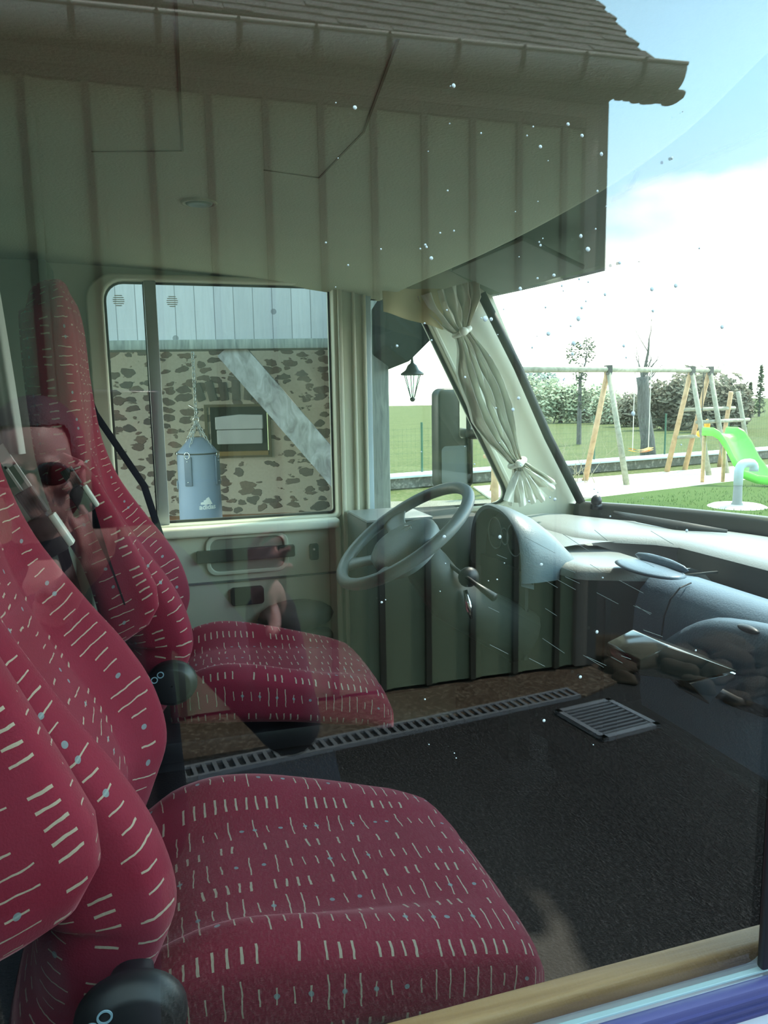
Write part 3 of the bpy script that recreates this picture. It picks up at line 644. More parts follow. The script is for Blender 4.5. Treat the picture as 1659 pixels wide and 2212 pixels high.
def make_seat(root):
    # every mesh here is in seat-local coordinates (origin on the cab floor at the seat centre line)
    O = Vector((0, 0, .56))
    zs = [1.0+.0165*i for i in range(58)]+[1.955, 1.970, 1.983, 1.993, 2.002, 2.009, 2.014, 2.018, 2.0215, 2.024]
    rings = []
    for z in zs:
        fx, hw, bo, th = cat(FX, z), cat(HW, z), cat(BO, z), cat(TH, z); dz = .01
        tx = (cat(FX, z+dz)-cat(FX, z-dz))/(2*dz); nl = sqrt(1+tx*tx); n_ = Vector((1/nl, 0, -tx/nl)); ring = []
        if z > 1.93: n_ = (n_+Vector((0, 0, .0))).normalized()
        for j in range(56):
            a = 2*pi*j/56; c, s_ = cos(a), sin(a)
            y = hw*math.copysign(abs(c)**.55, c); q = abs(y)/hw
            if s_ >= 0:
                prof_ = abs(s_)**.45
                dep = -bo*(1-smoothstep(.50, .84, q)) + (-th*.42)*(1-prof_)
                dep -= .006*math.exp(-((q-.52)/.035)**2)     # stitched groove beside the bolster
            else:
                dep = -th*.42 - th*.58*abs(s_)**.6
            ring.append(Vector((fx, y, z))+Vector((n_.x, 0, n_.z))*dep - O)
        rings.append(ring)
    loft_uv(rings, 'backrest', m_fab, root, v0=.013)
    # cushion: loft along x
    xs = [-.06+.0155*i for i in range(36)]
    rings = []
    for x in xs:
        t = (x+.06)/.5425
        zt = cat([(-.06, 1.10), (.02, 1.135), (.10, 1.140), (.25, 1.105), (.38, 1.068), (.44, 1.042), (.475, 1.0), (.487, .96)], x)
        hw = cat([(-.06, .20), (.0, .225), (.15, .238), (.30, .232), (.40, .222), (.45, .208), (.487, .17)], x)
        dip = cat([(-.06, .05), (.1, .055), (.25, .035), (.38, .012), (.46, 0), (.49, 0)], x); zb = cat([(-.06, .99), (.2, .97), (.40, .93), (.487, .90)], x)
        ring = []
        for j in range(56):
            a = 2*pi*j/56; c, s_ = cos(a), sin(a); y = hw*math.copysign(abs(c)**.5, c); q = abs(y)/hw
            if s_ >= 0: z = zt - dip*(1-smoothstep(.42, .80, q)) - (zt-(zt+zb)/2-.005)*(1-abs(s_)**.42) - .005*math.exp(-((q-.50)/.035)**2)
            else: z = (zt+zb)/2 - ((zt-zb)/2)*abs(s_)**.55
            ring.append(Vector((x, y, z))-O)
        rings.append(ring)
    loft_uv(rings, 'seat_cushion', m_fab, root, v0=.031)
    # fold-up armrests, upright beside the backrest
    for sy in (-1,):
        pts = [(-.128, 1.262), (-.10, 1.278), (-.087, 1.31), (-.095, 1.355), (-.122, 1.42), (-.146, 1.475), (-.170, 1.53), (-.195, 1.59), (-.215, 1.64)]
        rings = []
        for i, (x, z) in enumerate(((-.150, 1.250), (-.134, 1.268), (-.124, 1.30), (-.128, 1.34), (-.146, 1.40), (-.168, 1.46), (-.192, 1.52), (-.214, 1.575), (-.232, 1.62), (-.243, 1.648))):
            w_ = (.022, .050, .062, .064, .058, .054, .052, .048, .038, .012)[i]; h_ = (.012, .026, .032, .034, .034, .033, .032, .030, .024, .01)[i]
            tn = Vector((-.38, 0, .92)).normalized(); nn = Vector((tn.z, 0, -tn.x))
            rings.append([Vector((x, sy*.305, z))-O + nn*w_*math.copysign(abs(cos(a))**.6, cos(a)) + Vector((0, 1, 0))*h_*math.copysign(abs(sin(a))**.6, sin(a)) for a in [2*pi*j/28 for j in range(28)]])
        loft_uv(rings, 'armrest', m_fab, root, v0=.1)
    # recliner cover with lettering
    kn = MB()
    def disc(r, y): return [Vector((-.050+r*1.1*cos(a), y, 1.150+r*sin(a)))-O for a in [2*pi*j/36 for j in range(36)]]
    kn.grid([disc(.002, -.332), disc(.034, -.332), disc(.039, -.329), disc(.043, -.323), disc(.047, -.320), disc(.049, -.312), disc(.049, -.302), disc(.036, -.292), disc(.020, -.288), disc(.020, -.24)], close=True)
    k_ = kn.obj('recliner_cover', m_dark, root, smooth=True)
    tm = text_mesh('OO', .020, Matrix.Translation(Vector((-.074, -.3330, 1.168))-O) @ Matrix.Rotation(radians(38), 4, 'Y').inverted() @ Matrix.Rotation(pi/2, 4, 'X'))
    link('lettering', tm, mat('pale blue print', (.30, .45, .55), .4), k_, label='small pale lettering')
    # pedestal, slide rails, frame
    MB().box((-.10, -.19, .345), (.42, .19, .40)).obj('seat_frame', m_dark, root, bevel=.012)
    MB().prism([(-.05, -.16, 0), (.38, -.16, 0), (.33, -.14, .345), (.0, -.14, .345)], (0, .30, 0)).obj('pedestal', mat('navy steel pedestal', (.012, .018, .035), .5), root, bevel=.01)
    for sy in (-.17, .155): MB().box((-.12, sy, .32), (.44, sy+.018, .347)).obj('slide_rail', m_dark, root)
seat = empty('cab_seat', tuple(SEAT0), 'near passenger seat, red velour with cream strokes, filling the lower left', 'seat', 'cab seats')
make_seat(seat)
seat2 = copy_tree(seat); seat2.location = (.078, 1.50, .56); seat2['label'] = 'far driver seat, red velour with cream strokes, facing the steering wheel'
seat2.rotation_euler = (0, 0, radians(-2))

# seat belt buckles lying between the seats
def buckle(name, pos, sc, ang, label, tongue=True):
    e_ = empty(name, pos, label, 'belt buckle', 'seat belt buckles'); Mx = Matrix.Rotation(radians(ang), 4, 'Y')
    def add(mb, nm, m, **k):
        for i, v in enumerate(mb.v): mb.v[i] = tuple(Mx @ (Vector(v)*sc))
        return mb.obj(nm, m, e_, **k)
    add(MB().box((-.075, -.016, -.012), (.0, .016, .028)), 'body', m_dark, bevel=.005)
    add(MB().box((-.0725, -.0168, -.0225), (-.008, .015, -.011)), 'side_cover', mat('pale buckle edge', (.62, .66, .60), .35), bevel=.003)
    g_ = MB(); g_.box((.0, -.013, -.016), (.05, .013, .014))
    for i in range(6): g_.box((.0, -.0155, -.015+i*.005), (.048, -.0125, -.0125+i*.005))
    add(g_, 'ribbed_grip', m_seal_shade)
    if tongue:
        tg = MB(); 
        for q in (((.05, -.004, -.016), (.100, .004, -.011)), ((.05, -.004, .0), (.100, .004, .004)), ((.095, -.004, -.016), (.135, .004, .004))): tg.box(*q)
        add(tg, 'metal_tongue', mat('pale steel tongue', (.8, .82, .78), .3, metal=.5))
    wb = MB(); wb.tube([(-.06, .004, .0), (-.12, .02, .02), (-.22, .03, .05), (-.34, .03, .08)], .016, 8, flat=.15); add(wb, 'webbing', m_dark)
    return e_
buckle('seat_belt_buckle', (-.190, 1.0, 1.557), 1.0, -118, 'steel-tongued belt buckle lying against the far edge of the near seat', True)
buckle('seat_belt_buckle', (-.140, 1.15, 1.590), .75, -118, 'dark belt buckle beside the folded armrest of the driver seat', False)
sb = empty('seat_belt', (-.13, 1.90, 1.2), 'black seat belt strap running down behind the driver seat', 'seat belt')
bb = MB(); bb.tube([(-.24, 2.06, 2.0), (-.15, 2.03, 1.72), (-.02, 1.95, 1.50), (.03, 1.92, 1.30), (.03, 1.9, .95)], .014, 8, flat=.15); rel(bb, 'webbing', mat('black webbing', (.006, .006, .008), .95, spec=.1), sb)
bb = MB(); bb.box((-.27, 2.045, 1.97), (-.21, 2.058, 2.04)); rel(bb, 'belt_anchor', m_dark, sb, bevel=.004)
# rear pillar cladding behind the driver seat, side curtain near the left edge
MB().box((-.62, 1.94, .6), (-.24, 2.10, 2.15)).obj('trim_3', mat('green grey pillar cladding', (.13, .16, .12), .7), bevel=.012, kind='structure')
def pleats(stations, wdir, ndir, npl, amp, name, m, parent=None, N=90, **k):
    mb = MB(); rows = []
    for i, (c, w_, a_) in enumerate(stations):
        c = Vector(c); wd = wdir(i) if callable(wdir) else Vector(wdir); r = []
        for j in range(N):
            t = j/(N-1)-.5; r.append(c + wd*w_*t + Vector(ndir)*a_*(sin(2*pi*npl*t+.6*sin(i*.7))+.35*sin(2*pi*npl*2.3*t+1.3)))
        rows.append(r)
    mb.grid(rows); mb.grid([[p+Vector(ndir)*.003 for p in r] for r in rows]); return mb.obj(name, m, parent, smooth=True, **k)
sc2 = empty('side_curtain', (-.30, 1.0, 1.665), 'straight pale grey curtain hanging from the ceiling behind the seats', 'curtain')
o = pleats([((-.335-.004*i, 1.0, 1.665+.06*i), .26, .010) for i in range(9)], (1, 0, 0), (0, 1, 0), 6, .012, 'drape', mat('pale grey curtain cloth', (.40, .43, .40), .8)); o.parent = sc2; o.matrix_parent_inverse = Matrix.Translation(-sc2.location)
o = MB().box((-.52, .99, 2.13), (-.235, 1.01, 2.15)).obj('curtain_rail', m_alu); o.parent = sc2; o.matrix_parent_inverse = Matrix.Translation(-sc2.location)

# ================================================================== TIED CURTAIN ON THE WINDSCREEN PILLAR
tcur = empty('tied_curtain', (1.1, 1.93, 1.4), 'cream satin curtain tied twice along the far windscreen pillar', 'curtain')
path = [((.975, 2.105), .225, .020), ((.990, 2.05), .20, .022), ((1.004, 2.00), .12, .016), ((1.020, 1.962), .045, .010), ((1.040, 1.92), .075, .016), ((1.068, 1.85), .125, .024), ((1.100, 1.77), .150, .026), ((1.132, 1.69), .145, .026), ((1.168, 1.61), .105, .022), ((1.205, 1.55), .055, .014), ((1.228, 1.517), .036, .010), ((1.245, 1.49), .075, .016), ((1.265, 1.45), .14, .022), ((1.285, 1.408), .19, .026)]
fine = []
for i in range(len(path)-1):
    for s_ in range(4):
        t = s_/4; (a, b) = path[i], path[i+1]
        fine.append(((a[0][0]*(1-t)+b[0][0]*t, 1.965, a[0][1]*(1-t)+b[0][1]*t), a[1]*(1-t)+b[1]*t, a[2]*(1-t)+b[2]*t))
fine.append(((path[-1][0][0], 1.965, path[-1][0][1]), path[-1][1], path[-1][2]))
def wd_(i):
    a = Vector(fine[max(i-2, 0)][0]); b = Vector(fine[min(i+2, len(fine)-1)][0]); d = (b-a).normalized(); return Vector((-d.z, 0, d.x)).normalized()
pl = pleats([(c, w_, a_) for c, w_, a_ in fine], wd_, (0, -1, 0), 5, .02, 'drape', m_curt, N=120); pl.parent = tcur; pl.matrix_parent_inverse = Matrix.Translation(-tcur.location)
for (x, z) in ((1.020, 1.962), (1.228, 1.517)):
    k_ = MB(); k_.tube([(x+.028*cos(t)*.9, 1.962+.022*sin(t), z+.012*cos(t)) for t in [2*pi*j/18 for j in range(18)]], .010, 8, closed=True)
    k_.ell((x-.005, 1.935, z), (.017, .012, .014)); rel(k_, 'tie_band', m_curt, tcur, smooth=True)
tl = MB()
for (x0, z0, x1, z1, w_) in ((1.24, 1.50, 1.365, 1.425, .034), (1.235, 1.50, 1.325, 1.385, .036), (1.22, 1.49, 1.185, 1.385, .045), (1.22, 1.485, 1.25, 1.37, .05), (1.23, 1.49, 1.29, 1.38, .04)):
    d = Vector((x1-x0, 0, z1-z0)); n_ = Vector((-d.z, 0, d.x)).normalized()*w_
    tl.grid([[Vector((x0, 1.94, z0))+d*t+n_*(s_*.5*(.3+.7*t))+Vector((0, -.012*sin(3*t+s_*3), 0)) for s_ in (-1, -.5, 0, .5, 1)] for t in [i/8 for i in range(9)]])
rel(tl, 'tie_tails', m_curt, tcur, smooth=True)
vl = MB(); vl.grid([[(.748+.21*t, 1.97-.01*sin(9*t+s_), 2.10-(.075+.055*t)*s_) for t in [i/16 for i in range(17)]] for s_ in [j/5 for j in range(6)]])
vl.grid([[(.748+.21*t, 1.974-.01*sin(9*t+s_), 2.10-(.075+.055*t)*s_) for t in [i/16 for i in range(17)]] for s_ in [j/5 for j in range(6)]])
rel(vl, 'top_fold', m_val, tcur, smooth=True)

# overhead fittings
cll = empty('ceiling_lamp', (.13, 1.248, cbot(.13, 1.248)), 'small oval lamp recessed in the beige cab ceiling', 'lamp')
lathe([(.0, -.004), (.02, -.006), (.026, -.005), (.028, 0)], 24).obj('lens', mat('grey lamp lens', (.14, .19, .13), .3), cll, smooth=True)
lathe([(.028, 0), (.030, -.004), (.036, -.004), (.038, 0)], 24).obj('bezel', m_ceil, cll, smooth=True)
for nm, y0, y1, lb in (('sun_visor', 1.36, 1.84, 'grey folded sun visor above the driver side of the windscreen'), ('sun_visor', .30, .98, 'grey folded sun visor above the passenger side of the windscreen')):
    v_ = empty(nm, (1.06, (y0+y1)/2, 2.105), lb, 'sun visor', 'sun visors')
    h = (y1-y0)/2; q = MB(); q.prism([(-.13, -h, .03), (.05, -h, -.036), (.055, -h, -.022), (-.125, -h, .045)], (0, 2*h, 0)); q.obj('visor_pad', mat('grey visor vinyl', (.20, .22, .18), .6), v_, bevel=.006)
    q = MB(); q.tube([(-.12, -h+.05, .04), (-.12, h-.05, .04)], .006, 8); q.tube([(-.12, h-.05, .04), (-.10, h-.05, .08)], .006, 8); q.obj('hinge_rod', m_dark, v_, smooth=True)

# ================================================================== OUTSIDE FITTINGS ON THE VEHICLE
mir = empty('side_mirror', (1.10, 2.38, 1.4), 'dark tall exterior mirror outside the quarter window', 'mirror')
mm_ = MB(); prof = rrect(-.085, -.205, .075, .198, [.045, .03, .03, .03])
Mm = Matrix.Translation((1.185, 2.40, 1.585)) @ Matrix.Rotation(radians(5), 4, 'Z')
m_mir = mat('dark green mirror housing', (.02, .028, .024), .35)
me = plate([prof], .07, 'XZ', .0, bev=.012); me.transform(Mm); q = link('housing', me, m_mir, smooth=True); autosm(q); q.parent = mir; q.matrix_parent_inverse = Matrix.Translation(-mir.location)
me = plate([rrect(.008, .0, .052, .172, .012)], .003, 'XZ', -.003); me.transform(Mm); q = link('upper_glass', me, mat('mirror glass', (.85, .87, .88), .03, metal=1, var=0)); q.parent = mir; q.matrix_parent_inverse = Matrix.Translation(-mir.location)
me = plate([rrect(-.072, -.19, .058, -.03, .02)], .003, 'XZ', -.003); me.transform(Mm); q = link('lower_glass', me, mat('painted reflection glass', (.10, .14, .17), .15)); q.parent = mir; q.matrix_parent_inverse = Matrix.Translation(-mir.location)  # dark blue colour stands in for the mirrored vehicle flank
q = MB(); q.tube([(1.235, 2.40, 1.76), (1.24, 2.40, 1.40)], .012, 8); q.tube([(1.235, 2.40, 1.60), (1.30, 2.2, 1.60)], .02, 8); rel(q, 'arm', m_mir, mir, smooth=True)
wip = empty('windscreen_wiper', (1.97, 1.0, 1.37), 'black wiper resting at the bottom of the windscreen', 'wiper')
q = MB(); q.tube([(1.96, 1.57, 1.372), (2.0, 1.30, 1.392), (2.04, 1.0, 1.40), (2.03, .7, 1.40)], .008, 8); rel(q, 'blade', m_dark, wip)
q = MB(); q.tube([(2.02, 1.38, 1.40), (2.08, .9, 1.42), (2.12, .5, 1.38)], .011, 8); rel(q, 'arm', m_dark, wip)

# ================================================================== BARN ON THE FAR SIDE
barn = empty('timber_barn', (.9, 4.4, 0), 'stone barn with grey vertical boarding over an open timber bay', 'barn', rz=radians(-12))
m_board = plank_mat('weathered grey boarding', (.22, .235, .25), (.36, .38, .40), .118, dark=(.07, .08, .09))
m_post = wood_grain('weathered post timber', (.09, .105, .10), (.20, .22, .20), (10, 10, 1), .85, 3)
m_brace = wood_grain('weathered brace timber', (.11, .105, .10), (.27, .275, .27), (3, 3, 1.5), .85, 5)
MB().box((-4, -.02, 2.125), (.56, .03, 3.1)).obj('boarding', m_board, barn)
MB().box((-4, -.04, 2.065), (.56, .16, 2.125)).obj('beam', m_post, barn, bevel=.006)
MB().box((.44, -.05, 0), (.60, .12, 3.1)).obj('corner_post', m_post, barn, bevel=.008)
bw = MB(); A = Vector((-.40, .03, 2.08)); B2 = Vector((.50, .03, .98)); d = (B2-A).normalized(); n_ = Vector((-d.z, 0, d.x))*.085
rws = []
for i in range(15):
    c = A.lerp(B2, i/14); j = random.uniform(-.006, .006); rws.append([c+n_*(1+j*3)+Vector((0, -.04, 0)), c-n_*(1-j*3)+Vector((0, -.04, 0)), c-n_+Vector((0, .08, 0)), c+n_+Vector((0, .08, 0))])
bw.grid(rws, close=True); bw.add(rws[0], [(0, 1, 2, 3)]); bw.add(rws[-1], [(3, 2, 1, 0)]); bw.obj('brace', m_brace, barn, weld=.0001)
m_stone = stone_mat()
win_hole = [(-.875, 1.235), (-.315, 1.235), (-.315, 1.69), (-.875, 1.69)]
link('stone_wall', plate([[(-4, 0), (.56, 0), (.56, 3.1), (-4, 3.1)], win_hole], .35, 'XZ', 2.40), m_stone, barn)
MB().box((.50, .1, 0), (.60, 2.75, 2.6)).obj('end_wall', m_post, barn)
link('window_surround', plate([[(-.90, 1.215), (-.29, 1.215), (-.29, 1.715), (-.90, 1.715)], win_hole], .10, 'XZ', 2.37), mat('dark window timber', (.12, .095, .05), .8), barn)
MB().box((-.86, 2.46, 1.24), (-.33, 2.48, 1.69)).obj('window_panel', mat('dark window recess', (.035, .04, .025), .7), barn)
MB().box((-.87, 2.36, 1.235), (-.32, 2.47, 1.275)).obj('window_ledge', mat('orange brown ledge', (.26, .17, .06), .8), barn)
vs_ = MB()
for i in range(7):
    t = i-3; cx_ = -.60+t*.105; an = t*.11
    vs_.box((-.040, 2.385, 0), (.040, 2.405, .17+.015*(i % 2)), m=Matrix.Translation((cx_, 0, 1.75+.0)) @ Matrix.Rotation(an, 4, 'Y'))
vs_.obj('lintel_stones', mat('dark lintel stones', (.13, .12, .10), .9, var=.3, vs=12, bump=.5), barn, bevel=.01)
MB().box((-2.2, 2.18, .60), (.02, 2.40, .672)).obj('brick_ledge', mat('terracotta ledge', (.38, .17, .08), .85, var=.25, vs=6), barn)
# roof verge over the gable corner, seen through the quarter window
vg = MB(); vg.prism([(.50, -.9, 2.02), (.62, -.9, 1.93), (1.35, -.9, 2.62), (1.35, -.9, 2.78), (.5, -.9, 2.3)], (0, 1.2, 0)); vg.obj('roof_verge', mat('dark verge boards', (.012, .016, .014), .95, spec=.1), barn, bevel=.01)
MB().box((-4, -.06, 3.1), (.62, 2.8, 3.2)).obj('roof_edge', m_post, barn)
bx_ = empty('storage_box', (.9, 4.4, 0), 'white lidded box set in the barn window niche', 'box', rz=radians(-12))
link('tub', plate([rrect(-.790, 1.345, -.370, 1.478, .01)], .09, 'XZ', 2.345, bev=.006), mat('pale plastic tub', (.55, .58, .60), .45), bx_)
link('lid', plate([roundpoly([(-.800, 1.483), (-.362, 1.483), (-.362, 1.612), (-.58, 1.620), (-.800, 1.598)], .008)], .10, 'XZ', 2.338, bev=.006), mat('pale plastic lid', (.58, .61, .63), .4), bx_)
# punching bag
def bl_(x, y, z): return Matrix.Rotation(radians(-12), 3, 'Z') @ Vector((x, y, 0)) + Vector((.9, 4.4, z))
pb = empty('punching_bag', tuple(bl_(-.80, 1.2, .6)), 'grey blue punching bag hanging on chains in front of the stone wall', 'punching bag', rz=radians(-12))
m_bag = mat('grey blue bag vinyl', (.25, .32, .45), .42, var=.08, vs=5)
lathe([(.0, -.18), (.150, -.18), (.168, -.16), (.166, .3), (.160, .55), (.155, .72), (.150, .748)], 36).obj('shell', m_bag, pb, smooth=True)
lathe([(.150, .745), (.154, .752), (.150, .760), (.135, .78), (.10, .82), (.06, .86), (.045, .868), (.0, .868)], 36).obj('top_cover', m_bag, pb, smooth=True)
lathe([(.151, .738), (.158, .744), (.151, .750)], 36).obj('rim_cord', m_dark, pb, smooth=True)
def chain(mb, A, B2, n, r=.010, wr=.0034):
    A = Vector(A); B2 = Vector(B2); d = (B2-A); L = d.length/n; d.normalize(); o1 = d.orthogonal().normalized(); o2 = d.cross(o1)
    for i in range(n):
        c = A+d*(i+.5)*L; s_ = (o1, o2)[i % 2]; mb.tube([c+d*(L*.62)*cos(t)+s_*r*sin(t) for t in [2*pi*j/10 for j in range(10)]], wr, 5, closed=True)
m_chain = mat('galvanised chain', (.62, .66, .68), .3, metal=.7)
hang = []
for a in (radians(-110), radians(-20), radians(70), radians(160)):
    ex_, ey_ = .135*cos(a), .135*sin(a); c_ = MB(); chain(c_, (ex_*1.08, ey_*1.08, .735), (0, 0, 1.00), 9); c_.obj('hanging_chain', m_chain, pb, smooth=True)
    s_ = MB(); rot = Matrix.Rotation(a, 4, 'Z'); s_.box((.155, -.030, .50), (.172, .030, .725), m=rot); s_.obj('strap_tab', mat('strap vinyl', (.13, .175, .25), .45), pb, bevel=.004)
    s_ = MB(); s_.tube([rot @ Vector((.172, .022*cos(t), .735+.026*sin(t))) for t in [2*pi*j/14 for j in range(14)]], .004, 6, closed=True); s_.obj('ring', m_chrome, pb, smooth=True)
    for zz in (.53, .69): q = MB(); q.ell(rot @ Vector((.173, 0, zz)), (.006, .006, .006)); q.obj('rivet', m_chrome, pb, smooth=True)
c_ = MB(); c_.tube([(.022*cos(t), 0, 1.005+.022*sin(t)) for t in [2*pi*j/14 for j in range(14)]], .005, 6, closed=True); c_.tube([(-.05, 0, 1.12), (0, .0, 1.09), (.02, 0, 1.06)], .006, 6); c_.obj('top_ring', m_chrome, pb, smooth=True)
c_ = MB(); chain(c_, (0, 0, 1.02), (.0, 0, 1.66), 24, r=.012, wr=.004); c_.obj('main_chain', m_chain, pb, smooth=True)
# printed emblem and word on the bag, wrapped on the shell
def wrap(me, r, a0):
    for v in me.vertices:
        x, z, dpt = v.co.x, v.co.y, v.co.z; a = a0 + x/r; v.co = Vector((cos(a)*(r+dpt), sin(a)*(r+dpt), z))
    return me
lg = MB()
for k, (hx, hh) in enumerate(((-.034, .017), (-.010, .031), (.014, .046))):
    lg.add([(hx-.010, 0, .0), (hx+.016, 0, .0), (hx+.016-.55*hh*.9, hh, 0), (hx+.0-.55*hh, hh*.78, 0)], [(0, 1, 2, 3)])
gm = lg.mesh('logo', norm=False); bm = bmesh.new(); bm.from_mesh(gm); bmesh.ops.subdivide_edges(bm, edges=bm.edges, cuts=4, use_grid_fill=True); bm.to_mesh(gm); bm.free()
for v in gm.vertices: v.co = Vector((v.co.x*1.25, v.co.y*1.25+.355, .0035))
o = link('three_bar_emblem', wrap(gm, .166, radians(-62)), m_whitep, pb)
tm = text_mesh('adidas', .054, Matrix.Identity(4), ext=.001, bold=.0012)
for v in tm.vertices: v.co.y += .318; v.co.z += .002
link('printed_word', wrap(tm, .166, radians(-62)), m_whitep, pb)
lb_ = MB(); lb_.ell((-.168*cos(radians(5)), -.02, .50), (.004, .026, .036)); lb_.obj('round_badge', m_whitep, pb, smooth=True)
# lantern
ln = empty('wall_lantern', (1.66, 4.30, 1.72), 'dark green hanging lantern outside the barn corner', 'lantern')
lathe([(0, .0), (.012, .004), (.02, .02), (.012, .03)], 12).obj('finial', m_mir, ln)
lathe([(.014, .03), (.055, .175), (.058, .18)], 6).obj('glass', glass('lantern glass', (.75, .9, .85), .5, .05), ln)
cg = MB()
for k in range(6):
    a = k*pi/3; cg.tube([(.014*cos(a), .014*sin(a), .03), (.057*cos(a), .057*sin(a), .18)], .003, 5)
cg.obj('cage', m_mir, ln)
lathe([(.075, .172), (.078, .182), (.045, .205), (.03, .235), (.012, .25), (.008, .27), (0, .272)], 12).obj('roof', m_mir, ln, smooth=True)
q = MB(); q.tube([(0, 0, .27), (-.005, 0, .32), (-.06, 0, .35), (-.13, 0, .34)], .009, 8); q.tube([(-.10, 0, .34), (-.13, 0, .24)], .006, 6); q.obj('arm', m_mir, ln, smooth=True)

# ================================================================== GARDEN BEYOND THE WINDSCREEN
m_pole = wood_grain('round timber pole', (.20, .20, .15), (.34, .34, .27), (2, 2, 2), .8, 3)
m_pole2 = wood_grain('brown timber pole', (.38, .24, .13), (.55, .38, .22), (2, 2, 2), .8, 3)
sw_ = empty('swing_set', (9.8, 13.0, 0), 'timber swing frame with round poles standing on the sand', 'swing set')
bd = Vector((2.5, .75, 0)).normalized(); pd_ = Vector((-bd.y, bd.x, 0))
P0 = Vector((8.60, 12.65, 0)); H = 2.22
def PP(s_, t, z): return P0 + bd*s_ + pd_*t + Vector((0, 0, z))
q = MB(); q.tube([PP(-2.6, 0, H-.02), PP(0, 0, H), PP(3.65, 0, H)], .055, 12); rel(q, 'beam', m_pole, sw_, smooth=True)
for s_ in (0, 2.65, 3.30, -2.5):
    for sg in (1, -1):
        q = MB(); q.tube([PP(s_+.0, sg*.52, 0), PP(s_, sg*-.0, H+.03)], [.06, .05], 10); rel(q, 'leg', m_pole2 if sg > 0 else m_pole, sw_, smooth=True)
    q = MB(); q.box((-.05, -.07, H-.10), (.05, .07, H+.08)); 
    for i, v in enumerate(q.v): q.v[i] = tuple(P0+bd*s_+Vector(v))
    rel(q, 'joint_plate', m_mir, sw_)
for s0, s1, z, t in ((2.65, 4.6, 1.38, .18), (2.65, 4.6, 1.12, -.18), (2.65, 3.6, .78, .30)):
    q = MB(); q.tube([PP(s0, t, z), PP(s1, t, z)], .04, 8); rel(q, 'platform_rail', m_pole, sw_, smooth=True)
q = MB(); q.tube([PP(4.6, -.30, 0), PP(4.25, -.1, 1.75)], .05, 10); rel(q, 'platform_post', m_pole, sw_, smooth=True)
q = MB(); q.tube([PP(4.6, .5, 0), PP(4.3, .1, 1.75)], .05, 10); rel(q, 'platform_post', m_pole2, sw_, smooth=True)
m_yel = mat('yellow plastic', (.85, .45, .05), .4); m_grn = mat('bright green plastic', (.18, .85, .10), .35, var=.03); m_rope = mat('pale rope', (.6, .6, .5), .9)
sn = empty('hanging_swing', tuple(PP(1.05, 0, .58)), 'yellow sling swing seat on two ropes under the beam', 'swing')
q = MB(); q.grid([[(x, y, .05*(x/.25)**2-.02+dz) for y in (-.09, 0, .09)] for x in [-.25+.05*i for i in range(11)] for dz in (0,)]); q.grid([[(x, y, .05*(x/.25)**2+.02) for y in (-.09, 0, .09)] for x in [-.25+.05*i for i in range(11)]]); q.obj('seat', m_yel, sn, smooth=True)
for sx in (-.24, .24): q = MB(); q.tube([(sx, sx*.3, .03), (sx*.8, 0, H-.58)], .009, 6); q.obj('rope', m_rope, sn)
gd = empty('glider_seat', tuple(PP(2.95, 0, .92)), 'yellow glider seat beside the green slide', 'glider')
q = MB(); q.ell((0, -.15, -.05), (.13, .10, .09)); q.obj('lower_seat', m_yel, gd, smooth=True)
q = MB(); q.ell((.33, .1, .12), (.07, .06, .13)); q.obj('handle_seat', m_yel, gd, smooth=True)
q = MB(); q.tube([(0, -.15, 0), (.33, .1, .02)], .02, 6); q.tube([(.1, 0, 0), (.1, 0, 1.25)], .01, 6); q.obj('rod', m_mir, gd)
sd_ = empty('slide', (10.6, 11.4, 0), 'bright green plastic wave slide at the right edge', 'slide')
ctr = [(10.48, 11.85, .955), (10.524, 11.6, .951), (10.568, 11.5, .893), (10.617, 11.35, .698), (10.668, 11.2, .428), (10.78, 11.05, .175), (10.942, 10.9, .09), (11.1, 10.65, .07)]
rows = []; cr_ = Vector((.956, -.292, 0)).normalized()
fc = []
for i in range(len(ctr)-1):
    for s_ in range(4): fc.append(Vector(ctr[i]).lerp(Vector(ctr[i+1]), s_/4))
fc.append(Vector(ctr[-1]))
for c in fc: rows.append([c+cr_*t+Vector((0, 0, h)) for t, h in ((-.25, .10), (-.235, .13), (-.21, .10), (-.19, .01), (0, 0), (.19, .01), (.21, .10), (.235, .13), (.25, .10), (.25, -.03), (0, -.05), (-.25, -.03))])
q = MB(); q.grid(rows, close=True); rel(q, 'chute', m_grn, sd_, smooth=True)
for sx in (-.2, .2):
    q = MB(); c = Vector(ctr[0])+cr_*sx; q.tube([(c.x, c.y, 0), (c.x, c.y, .93)], .035, 8); rel(q, 'slide_post', m_pole2, sd_, smooth=True)
# vent pipe
vp = empty('vent_pipe', (8.55, 9.03, 0), 'grey elbow vent pipe on a round concrete base in the lawn', 'pipe')
lathe([(0, .045), (.36, .045), (.42, .02), (.44, -.01)], 28).obj('concrete_base', mat('pale concrete', (.52, .52, .48), .9), vp, smooth=True)
lathe([(.10, .03), (.07, .08), (.062, .36), (0, .36)], 16).obj('lower_sleeve', mat('dark pipe wrap', (.20, .21, .21), .8), vp, smooth=True)
q = MB(); q.tube([(0, 0, .34), (0, 0, .55)]+[(.12-.12*cos(t), .0, .55+.12*sin(t)) for t in (.4, .8, 1.2, 1.57)]+[(.20, 0, .67)]+[(.20+.08*sin(t), 0, .59+.08*cos(t)) for t in (.5, 1.0, 1.5)]+[(.28, 0, .54)], .068, 14); q.obj('elbow', mat('blue grey pipe', (.36, .45, .50), .5), vp, smooth=True)
